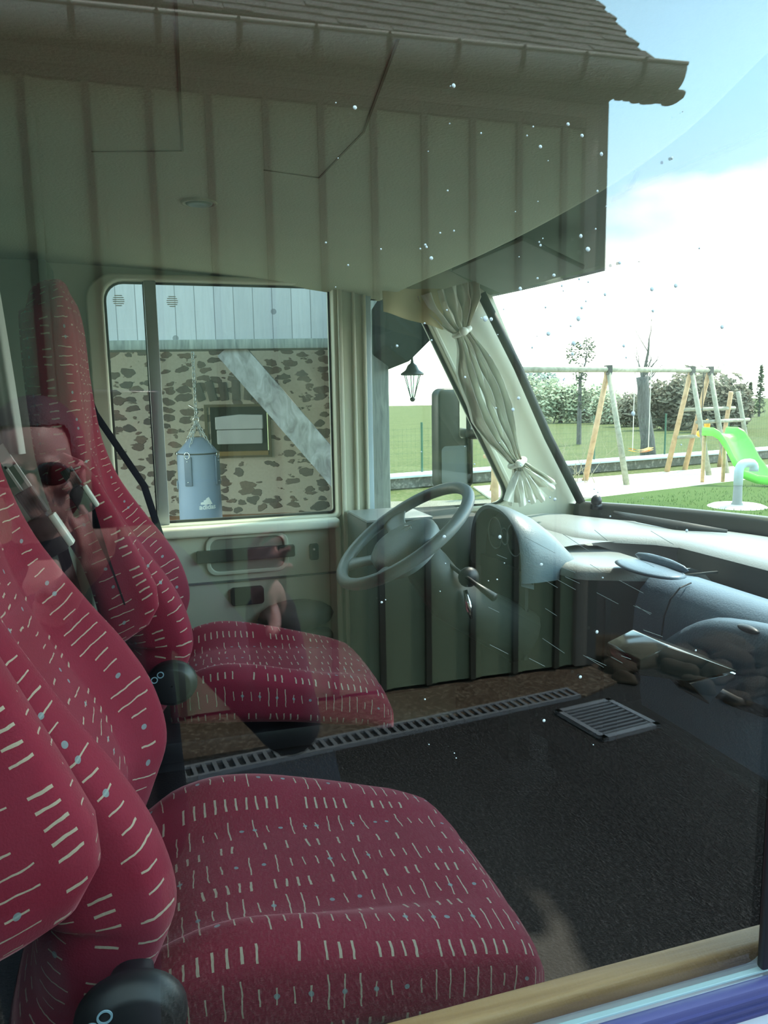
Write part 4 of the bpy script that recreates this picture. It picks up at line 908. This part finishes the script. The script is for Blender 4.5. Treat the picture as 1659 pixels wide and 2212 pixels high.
# low garden wall with pale coping
m_cope = mat('pale blue coping', (.45, .52, .55), .6, var=.1); m_lw = ground_mat('dark rubble', (.06, .06, .055), (.12, .12, .11), (.22, .21, .19), 4, 12)
gw = empty('garden_wall', (9, 14.6, 0), 'low dark rubble wall with pale coping behind the swing set', 'garden wall')
L0 = Vector((1.5, 12.9, 0)); L1 = Vector((22, 17.2, 0)); dd = (L1-L0).normalized(); nn = Vector((-dd.y, dd.x, 0))
q = MB(); q.prism([L0, L1, L1+nn*.35, L0+nn*.35], (0, 0, .20)); rel(q, 'masonry', m_lw, gw)
q = MB(); q.prism([L0-nn*.06+Vector((0, 0, .20)), L1-nn*.06+Vector((0, 0, .20)), L1+nn*.5+Vector((0, 0, .20)), L0+nn*.5+Vector((0, 0, .20))], (0, 0, .05)); rel(q, 'coping', m_cope, gw, bevel=.01)
# wire fence: posts with a mesh of wires
wf = empty('wire_fence', (9, 15, 0), 'green post and wire mesh fence along the low garden wall', 'fence')
m_fg = mat('green fence steel', (.03, .10, .06), .5)
wm = MB()
for i in range(9):
    b0 = L0+nn*.42+dd*(1.6+2.35*i); q = MB(); q.tube([b0, b0+Vector((0, 0, 1.25))], .024, 6); rel(q, 'fence_post', m_fg, wf)
for k in range(8):
    z = .28+.12*k; wm.tube([L0+nn*.42+Vector((0, 0, z)), L1+nn*.42+Vector((0, 0, z))], .0014, 4)
for i in range(190):
    b0 = L0+nn*.42+dd*(.1*i+.6); wm.tube([b0+Vector((0, 0, .25)), b0+Vector((0, 0, 1.15))], .0010, 3)
rel(wm, 'wire_mesh', m_fg, wf)
# timber stump and planks by the low wall
ts = empty('stump_bench', (4.95, 10, 0), 'brown timber post stand with a short top plank near the garden wall', 'post')
q = MB(); q.tube([(0, 0, 0), (0, 0, .83)], .06, 8); q.obj('post', m_pole2, ts, smooth=True)
MB().box((-.16, -.08, .83), (.10, .08, .88)).obj('top_plank', m_pole2, ts, bevel=.005)
for i in range(3):
    e_ = empty('timber_plank', (3.1+.95*i, 9.0+.75*i, 0), ('weathered plank lying on the gravel, nearest the barn', 'weathered plank lying on the gravel, in the middle', 'weathered plank lying on the gravel, nearest the timber post')[i], 'plank', 'planks on the gravel', rz=.15+.2*i)
    MB().box((-.6, -.1, 0), (.6, .1, .05)).obj('board', m_pole, e_, bevel=.004)
# trees and shrubs
def branchy(mb, p, d, r, L, depth, rng, tips=None):
    q = p; pts = [p]; rs = [r]
    for i in range(3):
        d = (d+Vector((rng.uniform(-.25, .25), rng.uniform(-.25, .25), rng.uniform(-.08, .2)))).normalized(); q = q+d*L/3; pts.append(q); rs.append(r*(1-.22*(i+1)))
    mb.tube(pts, rs, 6 if r > .03 else 4)
    if depth == 0:
        if tips is not None: tips.append(q)
        return
    for k in range(rng.choice((2, 3, 3))):
        nd = (d*.7+Vector((rng.uniform(-1, 1), rng.uniform(-1, 1), rng.uniform(.05, .9)))*.75).normalized(); branchy(mb, pts[rng.choice((2, 3))], nd, rs[-1]*.75, L*rng.uniform(.55, .8), depth-1, rng, tips)
m_bark = wood_grain('grey bark', (.055, .055, .05), (.13, .13, .12), (8, 8, 1.2), .9, 3)
rg = random.Random(21)
tr = empty('bare_tree', (11.9, 15.9, 0), 'bare pollarded grey tree behind the swing beam', 'tree')
q = MB(); q.tube([(0.05, 0, 0), (.02, 0, .6), (-.12, 0, 1.3), (-.16, 0, 1.9), (-.2, 0, 2.15)], [.21, .17, .155, .14, .15], 12); q.obj('trunk', m_bark, tr, smooth=True)
q = MB()
for k in range(9): branchy(q, Vector((-.2, 0, rg.uniform(1.7, 2.2))), Vector((rg.uniform(-1, 1), rg.uniform(-.6, .6), rg.uniform(.2, 1.4))).normalized(), rg.uniform(.018, .035), rg.uniform(.5, .75), 2, rg)
branchy(q, Vector((-.2, 0, 2.1)), Vector((0, 0, 1)), .05, 1.0, 3, rg)
q.obj('branches', m_bark, tr)
tr2 = empty('bare_sapling', (14.6, 23.5, 0), 'slim bare sapling with a dark ivy trunk left of the pollarded tree', 'tree')
q = MB(); q.tube([(0, 0, 0), (0, 0, 1.5), (0, 0, 2.4)], [.09, .07, .05], 8); branchy(q, Vector((0, 0, 2.2)), Vector((0, 0, 1)), .05, 1.0, 3, rg); q.obj('branches', m_bark, tr2)
ctr_ = [Vector((.1, 0, 1.6)), Vector((0, 0, 2.4)), Vector((-.2, .1, 3.2)), Vector((.3, 0, 3.3))]
def leafclump(c, r, n, rng, size=.08, flat=1):
    mb = MB()
    for i in range(n):
        while True:
            v = Vector((rng.uniform(-1, 1), rng.uniform(-1, 1), rng.uniform(-1, 1)))
            if .25 < v.length < 1: break
        p = Vector(c)+Vector((v.x*r[0], v.y*r[1], v.z*r[2])); a = Vector((rng.gauss(0, 1), rng.gauss(0, 1), rng.gauss(0, 1))).normalized()*size; b = a.orthogonal().normalized()*size*.45
        mb.add([p-a, p+b, p+a, p-b], [(0, 1, 2, 3)])
    return mb
m_ivy = mat('dark ivy leaves', (.05, .075, .03), .8, var=.4, vs=4); m_hedge = mat('olive hedge leaves', (.30, .34, .22), .85, var=.4, vs=1); m_brush = mat('brown green brush leaves', (.17, .16, .11), .9, var=.4, vs=1)
q = MB()
for c in ctr_: z_ = leafclump(c, (.28, .28, .45), 170, rg, .07); q.add(z_.v, z_.f)
q.obj('ivy', m_ivy, tr2)
def shrub(x, y, w_, h, m, label, nm='shrub', grp='shrubs behind the field'):
    e_ = empty(nm, (x, y, 0), label, 'shrub', grp)
    q = MB(); n = 420
    for k in range(5):
        z_ = leafclump((random.uniform(-.6, .6)*w_, 0, h*random.uniform(.35, .6)), (w_*.55, w_*.35, h*.45), n, rg, .055*h+.03); q.add(z_.v, z_.f)
    q.obj('foliage', m, e_)
    q = MB()
    for k in range(6): q.tube([(random.uniform(-.2, .2)*w_, 0, 0), (random.uniform(-.6, .6)*w_, random.uniform(-.2, .2), h*.8)], .04, 4)
    q.obj('stems', m_bark, e_)
def dirpt(px, dist):
    u = (px-829.5)/1650; d = F+Rv*u; d.z = 0; d.normalize(); return CAM.x+d.x*dist, CAM.y+d.y*dist
lbs = ['first', 'second', 'third', 'fourth', 'fifth', 'sixth', 'seventh', 'eighth']
for i, (px, ds, w_, h) in enumerate(((1155, 52, 2.2, 3.0), (1205, 50, 2.2, 2.7), (1262, 50, 2.0, 2.5), (1320, 48, 1.8, 2.1))):
    x, y = dirpt(px, ds); shrub(x, y, w_, h, m_hedge, 'pale olive bush on the field edge, %s from the windscreen pillar' % lbs[i], 'field_bush', 'pale bushes on the field edge')
for i, (px, ds, w_, h) in enumerate(((1385, 44, 1.9, 2.1), (1440, 40, 1.9, 2.6), (1480, 40, 2.0, 2.9), (1530, 38, 1.8, 2.7), (1560, 38, 1.3, 2.3))):
    x, y = dirpt(px, ds); shrub(x, y, w_, h, m_brush, 'dark brown-green thicket behind the swing set, %s from the left' % lbs[i], 'thicket_bush', 'dark thicket behind the swing set')
for i, (px, hh) in enumerate(((1607, 2.4), (1628, 3.6))):
    x, y = dirpt(px, 60); e_ = empty('conifer', (x, y, 0), ('short grey conifer on the horizon near the right edge', 'tall grey conifer on the horizon at the right edge')[i], 'tree')
    z_ = MB()
    for k in range(7): c2 = leafclump((0, 0, hh*(.12+.13*k)), (.45*(1-k/7.5), .45*(1-k/7.5), hh*.09), 70, rg, .14); z_.add(c2.v, c2.f)
    z_.obj('needles', m_ivy, e_); q = MB(); q.tube([(0, 0, 0), (0, 0, hh)], [.09, .01], 6); q.obj('trunk', m_bark, e_)
x, y = dirpt(1150, 150); e_ = empty('distant_copse', (x, y, 0), 'hazy low copse on the far skyline beside the windscreen pillar', 'trees')
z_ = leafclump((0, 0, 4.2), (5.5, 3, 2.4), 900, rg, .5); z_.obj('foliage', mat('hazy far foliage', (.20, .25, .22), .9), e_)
q = MB()
for k in range(5): q.tube([(-4+2*k, 0, 0), (-4+2*k, 0, 4)], .2, 5)
q.obj('trunks', m_bark, e_)
# added hedge, never seen directly: darkens the low sky mirrored in the pane
for i in range(9):
    shrub(7.0+3.6*i, -19-.6*(i % 2), 2.6, 4.6+.5*(i % 3), m_ivy, 'tall added hedge tree darkening the mirrored sky, ' + ('nearest the outbuilding', 'second from the outbuilding', 'third from the outbuilding', 'fourth from the outbuilding', 'fifth from the outbuilding', 'sixth from the outbuilding', 'seventh from the outbuilding', 'eighth from the outbuilding', 'farthest from the outbuilding')[i], 'added_hedge_tree', 'added hedge trees behind the yard')
# low twiggy bush inside the coping
tw = empty('twiggy_shrub', (7.6, 12.9, 0), 'bare twiggy shrub left of the swing frame', 'shrub')
q = MB()
for k in range(16): branchy(q, Vector((rg.uniform(-.3, .9), rg.uniform(-.3, .3), 0)), Vector((rg.uniform(-.9, .9), rg.uniform(-.5, .5), 1)).normalized(), .009, rg.uniform(.4, .8), 2, rg)
q.obj('twigs', mat('pale twigs', (.30, .27, .18), .9), tw)

# ================================================================== BUILDING BEHIND THE PHOTOGRAPHER (seen mirrored in the pane)
fh = empty('clad_outbuilding', (0, -3.72, 0), 'green clad outbuilding with tiled roof and gutter mirrored in the window', 'building')
m_clad = mat('pale green cladding', (.165, .205, .12), .7, var=.06, vs=3); m_batt = mat('brown green batten', (.032, .032, .020), .75, var=.15, vs=6)
cb_ = MB(); cb_.box((-9, -.06, .03), (2.60, 0, 3.28), 0)
x = -.473-.287*28
while x < 2.56:
    cb_.box((x-.020, 0, .03), (x+.014, .030, 3.28), 1); cb_.box((x+.014, 0, .03), (x+.052, .010, 3.28), 0)
    x += .287
cb_.obj('cladding', [m_clad, m_batt], fh)
m_fas = mat('grey brown fascia', (.15, .135, .11), .75, var=.1); m_fasd = mat('dark brown flashing', (.045, .036, .03), .8)
MB().box((-9, -.02, 3.270), (2.60, .034, 3.320)).obj('flashing', m_fasd, fh)
MB().box((-9, -.02, 3.320), (2.60, .05, 3.395)).obj('fascia_board', m_fas, fh)
MB().box((2.52, -.05, .03), (2.60, .045, 3.44)).obj('corner_board', m_fas, fh, bevel=.004)
MB().box((2.60, -.08, .03), (2.675, .03, 3.44)).obj('corner_trim', mat('dark corner trim', (.05, .05, .045), .7), fh)
MB().box((-9, -6, .0), (2.67, -.08, 3.4)).obj('wall_core', mat('render wall', (.3, .28, .24), .9), fh)
# roof: overlapping courses of small tiles, 45 degree pitch
m_tile = mat('dark slate tile', (.075, .068, .062), .75, var=.45, vs=14, bump=.5, bs=30)
rf = MB(); rg2 = random.Random(5)
ro = Vector((0, .26, 3.545)); sl_ = Vector((0, -1, 1.0)).normalized(); nr = Vector((0, 1, 1)).normalized(); rn = 34; cs = .085
for i in range(rn):
    s0 = i*cs; off = (i % 2)*.069
    x = -5.2+off; 
    while x < 2.80:
        w_ = min(.135, 2.83+.012*rg2.uniform(-1, 1)-x)
        if w_ > .02:
            lift = .012+rg2.uniform(-.003, .004); a = ro+sl_*(s0+rg2.uniform(-.006, .006)); b = ro+sl_*(s0+cs*1.25)
            rf.add([(x, (a+nr*lift).y, (a+nr*lift).z), (x+w_, (a+nr*lift).y, (a+nr*lift).z), (x+w_, (b+nr*.002).y, (b+nr*.002).z), (x, (b+nr*.002).y, (b+nr*.002).z), (x, (a).y, a.z-.004), (x+w_, a.y, a.z-.004)], [(0, 1, 2, 3), (4, 5, 1, 0)])
        x += .138
rf.obj('roof_tiles', m_tile, fh)
q = MB(); a = ro+nr*-.012; b = ro+sl_*(rn*cs)+nr*-.012; q.prism([(-9, a.y, a.z), (2.80, a.y, a.z), (2.80, b.y, b.z), (-9, b.y, b.z)], (0, -.06, -.06)); q.obj('roof_deck', m_fasd, fh)
# lumpy mortar under the verge end
q = MB()
for k in range(7): q.ell((2.66+.055*k+rg2.uniform(-.01, .01), .20, 3.418+rg2.uniform(-.008, .012)), (.045, .10, .030), 10, 6)
q.obj('eaves_mortar', m_fas, fh, smooth=True)
# half-round gutter with rolled lip and joints
gt = MB(); GR = .088; gx0, gx1 = -9.0, 2.90
def gz(x): return 3.43+.024*x
def gring(x, r, c=.0): return [(x, .335+r*cos(t), gz(x)-.0+r*sin(t)*1.15) for t in [pi+pi*j/16 for j in range(17)]]
rws = [gring(gx0+(gx1-gx0)*i/40, GR) for i in range(41)]; gt.grid(rws); gt.grid([[(p[0], .335+(p[1]-.335)*.96, p[2]+.003) for p in r] for r in rws])
gt.add(rws[-1], [tuple(range(17))])
gt.tube([(gx0, .335+GR+.004, gz(gx0)+.004), (gx1, .335+GR+.004, gz(gx1)+.004)], .010, 8)
m_zinc = mat('grey zinc gutter', (.24, .23, .20), .55, metal=.15, var=.15, vs=5)
g_ = gt.obj('gutter', m_zinc, fh, smooth=True)
jx = 2.62
while jx > -3:
    q = MB(); q.grid([gring(jx, GR*1.04), gring(jx+.028, GR*1.04)]); q.tube([(jx+.01, .335+GR-.01, gz(jx)+.012), (jx+.01, .335+GR+.02, gz(jx)+.0)], .008, 6); q.obj('gutter_bracket', m_fasd, g_)
    jx -= .355
# soffit between gutter and fascia
MB().box((-9, .03, 3.395), (2.62, .28, 3.42)).obj('soffit', m_fasd, fh)
# wall sconce sized things on the ground: channel drain, grate, rubble
cd = empty('channel_drain', (.9, -3.17, 0), 'long grey slotted channel drain along the foot of the clad wall', 'drain', rz=-atan2(.225, 1.86))
q = MB(); q.box((-6, -.065, 0), (1.42, -.048, .022)); q.box((-6, .048, 0), (1.42, .065, .022)); q.obj('frame', mat('drain frame steel', (.16, .17, .18), .5), cd)
MB().box((-6, -.05, .006), (1.42, .05, .010)).obj('channel', m_dark, cd)
q = MB()
for k in range(150): q.box((1.40-.05*k, -.05, .012), (1.42-.05*k, .05, .020))
q.obj('slat_grille', mat('drain slat steel', (.13, .14, .15), .5), cd)
gr = empty('floor_grate', (2.28, -2.96, 0), 'square grey floor grate set in the asphalt beyond the channel drain', 'grate', rz=radians(-8))
q = MB()
for a in ((-.19, -.20, .19, -.165), (-.19, .165, .19, .20), (-.19, -.2, -.16, .2), (.16, -.2, .19, .2)): q.box((a[0], a[1], 0), (a[2], a[3], .022))
q.obj('frame', MATS['drain frame steel'], gr)
MB().box((-.17, -.18, .004), (.17, .18, .007)).obj('pit', m_dark, gr)
q = MB()
for k in range(9): q.box((-.17, -.150+.036*k, .010), (.17, -.138+.036*k, .020))
q.obj('bars', MATS['drain slat steel'], gr)
# rubble stones by the building corner
m_rub = mat('brown rubble stone', (.05, .038, .026), .95, spec=.1, var=.4, vs=9, bump=.8, bs=20)
rg3 = random.Random(9)
RL = ['leftmost brown rubble stone touching the outbuilding corner', 'brown rubble stone just beyond the outbuilding corner', 'large brown rubble stone at the back behind the corner stones', 'small brown stone between the corner and the floor grate', 'smallest brown stone at the end of the concrete apron', 'big brown stone in the middle of the heap', 'small brown stone nearest the floor grate', 'brown stone at the heap edge on the asphalt, second from the grate', 'brown stone in the heap behind the edge stones', 'low brown stone at the front edge of the heap', 'rounded brown stone right of the heap centre', 'tiny brown stone lying alone on the asphalt', 'low brown stone at the front right of the heap', 'brown stone at the right end of the heap front', 'biggest brown stone at the back right of the heap', 'brown stone at the far right of the heap']
spots = [(2.80, -3.62, .13), (3.02, -3.72, .17), (2.86, -3.86, .20), (3.12, -3.42, .11), (2.72, -3.42, .08), (3.30, -3.60, .16), (3.05, -3.18, .10), (3.28, -3.28, .12), (3.45, -3.38, .15), (3.30, -3.02, .11), (3.52, -3.10, .14), (3.12, -2.94, .08), (3.40, -2.82, .10), (3.66, -2.92, .15), (3.60, -3.6, .2), (3.78, -3.3, .18)]
for i, (x, y, r) in enumerate(spots):
    r *= .8
    bm = bmesh.new(); bmesh.ops.create_icosphere(bm, subdivisions=3, radius=1)
    ph = [rg3.uniform(0, 6) for _ in range(6)]
    for v in bm.verts:
        n_ = v.co.normalized(); k_ = 1+.16*sin(3*n_.x+ph[0])+.14*sin(4*n_.y+ph[1])+.12*sin(5*n_.z+ph[2])+.05*sin(11*n_.x+7*n_.y+ph[3])
        v.co = Vector((n_.x*r*1.25*k_, n_.y*r*k_, max(-.3, n_.z)*r*.72*k_))
    me = bpy.data.meshes.new('stone'); bm.to_mesh(me); bm.free()
    link('rubble_stone', me, m_rub, smooth=True, loc=(x, y, r*.20), rot=(0, 0, rg3.uniform(0, 6)), label=RL[i], cat='stone', group='rubble stones by the outbuilding corner')

# ================================================================== PHOTOGRAPHER (seen mirrored in the pane)
per = empty('person', (-.20, -1.15, 0), 'person in dark jacket and dark glasses holding up a phone outside the window', 'person')
PO = per.location
def capsule(mb, a, b, ra, rb, n=14):
    a = Vector(a)-PO; b = Vector(b)-PO; mb.tube([a, a.lerp(b, .33), a.lerp(b, .66), b], [ra, ra+(rb-ra)*.33, ra+(rb-ra)*.66, rb], n); mb.ell(a, (ra, ra, ra), n, 8); mb.ell(b, (rb, rb, rb), n, 8)
m_skin = mat('skin', (.34, .17, .15), .5, var=.05); m_jack = mat('dark plum jacket', (.020, .014, .022), .9, var=.2, bump=.3, bs=60); m_jean = mat('dark trousers', (.02, .022, .035), .9)
hd = Vector((-.205, -1.13, 1.625))
sk = MB(); h0 = hd-PO
sk.ell(h0+Vector((0, -.012, .025)), (.076, .094, .095), 24, 14); sk.ell(h0+Vector((0, .018, -.055)), (.056, .066, .068), 20, 10); sk.ell(h0+Vector((0, .045, -.098)), (.026, .026, .018), 12, 8)
sk.ell(h0+Vector((0, .092, -.022)), (.013, .020, .030), 12, 8); sk.ell(h0+Vector((0, .098, -.034)), (.017, .014, .011), 12, 8)
sk.ell(h0+Vector((0, .074, -.066)), (.026, .012, .007), 12, 6); sk.ell(h0+Vector((0, .075, -.077)), (.022, .012, .007), 12, 6)
for s_ in (-1, 1):
    sk.ell(h0+Vector((s_*.078, -.005, -.012)), (.008, .018, .032), 12, 8); sk.ell(h0+Vector((s_*.034, .076, .018)), (.024, .010, .006), 10, 6); sk.ell(h0+Vector((s_*.045, .055, -.028)), (.022, .02, .018), 10, 6)
capsule(sk, hd+Vector((0, -.02, -.09)), hd+Vector((0, -.03, -.19)), .055, .062)
# torso core and limbs under the clothes
capsule(sk, (-.20, -1.16, 1.38), (-.20, -1.16, 1.05), .11, .11)
JR = {'ls': Vector((-.39, -1.14, 1.40)), 'le': Vector((-.40, -.95, 1.15)), 'lw': Vector((-.12, -.60, 1.50)), 'rs': Vector((.0, -1.14, 1.40)), 're': Vector((.24, -1.02, 1.10)), 'rw': Vector((.150, -.62, 1.475))}
for s_ in ('l', 'r'):
    capsule(sk, JR[s_+'s'], JR[s_+'e'], .046, .038); capsule(sk, JR[s_+'e'], JR[s_+'w'], .036, .025)
    capsule(sk, JR[s_+'s'], (-.20, -1.16, 1.37), .05, .07)
def hand(w, d, nrm, curl, th):
    """w wrist, d hand direction, nrm palm normal"""
    d = Vector(d).normalized(); nrm = Vector(nrm); nrm = (nrm-d*nrm.dot(d)).normalized(); s_ = d.cross(nrm)*th
    pc = w+d*.05
    sk.ell(pc-PO, (.040, .046, .016), 16, 8, rot=Matrix((s_, d, nrm)).transposed()); capsule(sk, w, w+d*.02, .023, .022)
    for k, (o_, L) in enumerate(((.030, .072), (.010, .080), (-.010, .075), (-.030, .060))):
        b = w+d*.085+s_*o_; dirn = d; r = .0088 if k < 3 else .0078; p = b
        for seg in (.45, .32, .23):
            q_ = Matrix.Rotation(curl, 3, s_); dirn = (q_ @ dirn).normalized(); e2 = p+dirn*L*seg; capsule(sk, p, e2, r, r*.88, 8); p = e2; r *= .88
    b = w+d*.025+s_*.034; dirn = (d*.6+s_*.8).normalized(); r = .0115; p = b
    for seg in (.034, .028, .022): e2 = p+dirn*seg; capsule(sk, p, e2, r, r*.9, 8); p = e2; r *= .9; dirn = (dirn+d*.5+nrm*.15).normalized()
hand(JR['lw'], (.55, .55, .65), (.6, .35, -.6), -.45, 1)
hand(JR['rw'], (-.25, .75, .55), (-.9, .1, -.1), .40, -1)
capsule(sk, (-.27, -1.16, .90), (-.27, -1.14, .50), .08, .055); capsule(sk, (-.27, -1.14, .50), (-.27, -1.17, .09), .052, .036)
capsule(sk, (-.13, -1.16, .90), (-.13, -1.14, .50), .08, .055); capsule(sk, (-.13, -1.14, .50), (-.13, -1.17, .09), .052, .036); capsule(sk, (-.20, -1.16, 1.05), (-.20, -1.16, .93), .12, .12)
b_ = link('body', remesh(sk, .0055, 3), m_skin, per, smooth=True)
jk = MB()
for s_ in ('l', 'r'): capsule(jk, JR[s_+'s'], JR[s_+'e'], .078, .066); capsule(jk, JR[s_+'e'], JR[s_+'w'].lerp(JR[s_+'e'], .10), .066, .040)
for dx in (-.10, 0, .10): capsule(jk, (-.20+dx, -1.16, 1.36), (-.20+dx*1.05, -1.16, .86), .115, .135)
capsule(jk, (-.36, -1.15, 1.40), (-.04, -1.15, 1.40), .085, .085); capsule(jk, (-.20, -1.16, 1.42), (-.20, -1.155, 1.465), .085, .068)
link('jacket', remesh(jk, .012, 6), m_jack, per, smooth=True)
tr_ = MB()
for x in (-.28, -.12): capsule(tr_, (x, -1.16, .90), (x, -1.14, .50), .105, .078); capsule(tr_, (x, -1.14, .50), (x, -1.17, .10), .076, .062)
link('trousers', remesh(tr_, .012, 6), m_jean, per, smooth=True)
for x in (-.27, -.13): q = MB(); q.ell(Vector((x, -1.10, .045))-PO, (.048, .135, .048), 16, 8); q.box(tuple(Vector((x-.045, -1.23, .0))-PO), tuple(Vector((x+.045, -.98, .03))-PO)); link('shoe', remesh(q, .008, 4), m_dark, per, smooth=True)
hr_ = MB(); hr_.ell(h0+Vector((0, -.028, .045)), (.088, .100, .098), 24, 14); hr_.ell(h0+Vector((0, -.065, -.03)), (.078, .06, .09), 20, 12)
bm = bmesh.new(); me = remesh(hr_, .007, 3); bm.from_mesh(me)
bmesh.ops.delete(bm, geom=[v for v in bm.verts if v.co.y-h0.y > .035+.6*max(0, (v.co.z-h0.z-.075)) and v.co.z-h0.z < .085], context='VERTS'); bm.to_mesh(me); bm.free()
link('hair', me, mat('dark plum hair', (.022, .012, .016), .6, bump=.6, bs=120), per, smooth=True)
gl_ = MB()
for s_ in (-1, 1): gl_.ell(h0+Vector((s_*.036, .090, .0)), (.031, .006, .022), 20, 8); gl_.tube([h0+Vector((s_*.066, .085, .004)), h0+Vector((s_*.082, .02, .006)), h0+Vector((s_*.084, -.02, -.002))], .003, 6)
gl_.tube([h0+Vector((-.008, .096, .006)), h0+Vector((.008, .096, .006))], .003, 6)
gl_.obj('glasses', mat('dark green lens', (.004, .010, .008), .1), per, smooth=True)
# the phone held up (the picture is taken from its lens)
ph = empty('mobile_phone', (0, -.47, 1.70), 'dark mobile phone held up to the window by the person', 'phone')
q = MB(); q.box((-.057, -.008, -.145), (.018, 0, .012)); me = q.mesh('p', bevel=.0035)
Mp = Matrix((Rv, F, Uv)).transposed().to_4x4(); Mp.translation = CAM - F*.006 - ph.location
me.transform(Mp); link('case', me, mat('dark blue phone case', (.02, .025, .04), .3), ph, smooth=True)
q = MB(); q.box((-.053, -.0095, -.138), (.014, -.008, .006)); me = q.mesh('s'); me.transform(Mp); link('screen', me, mat('black phone screen', (.01, .01, .012), .08), ph)
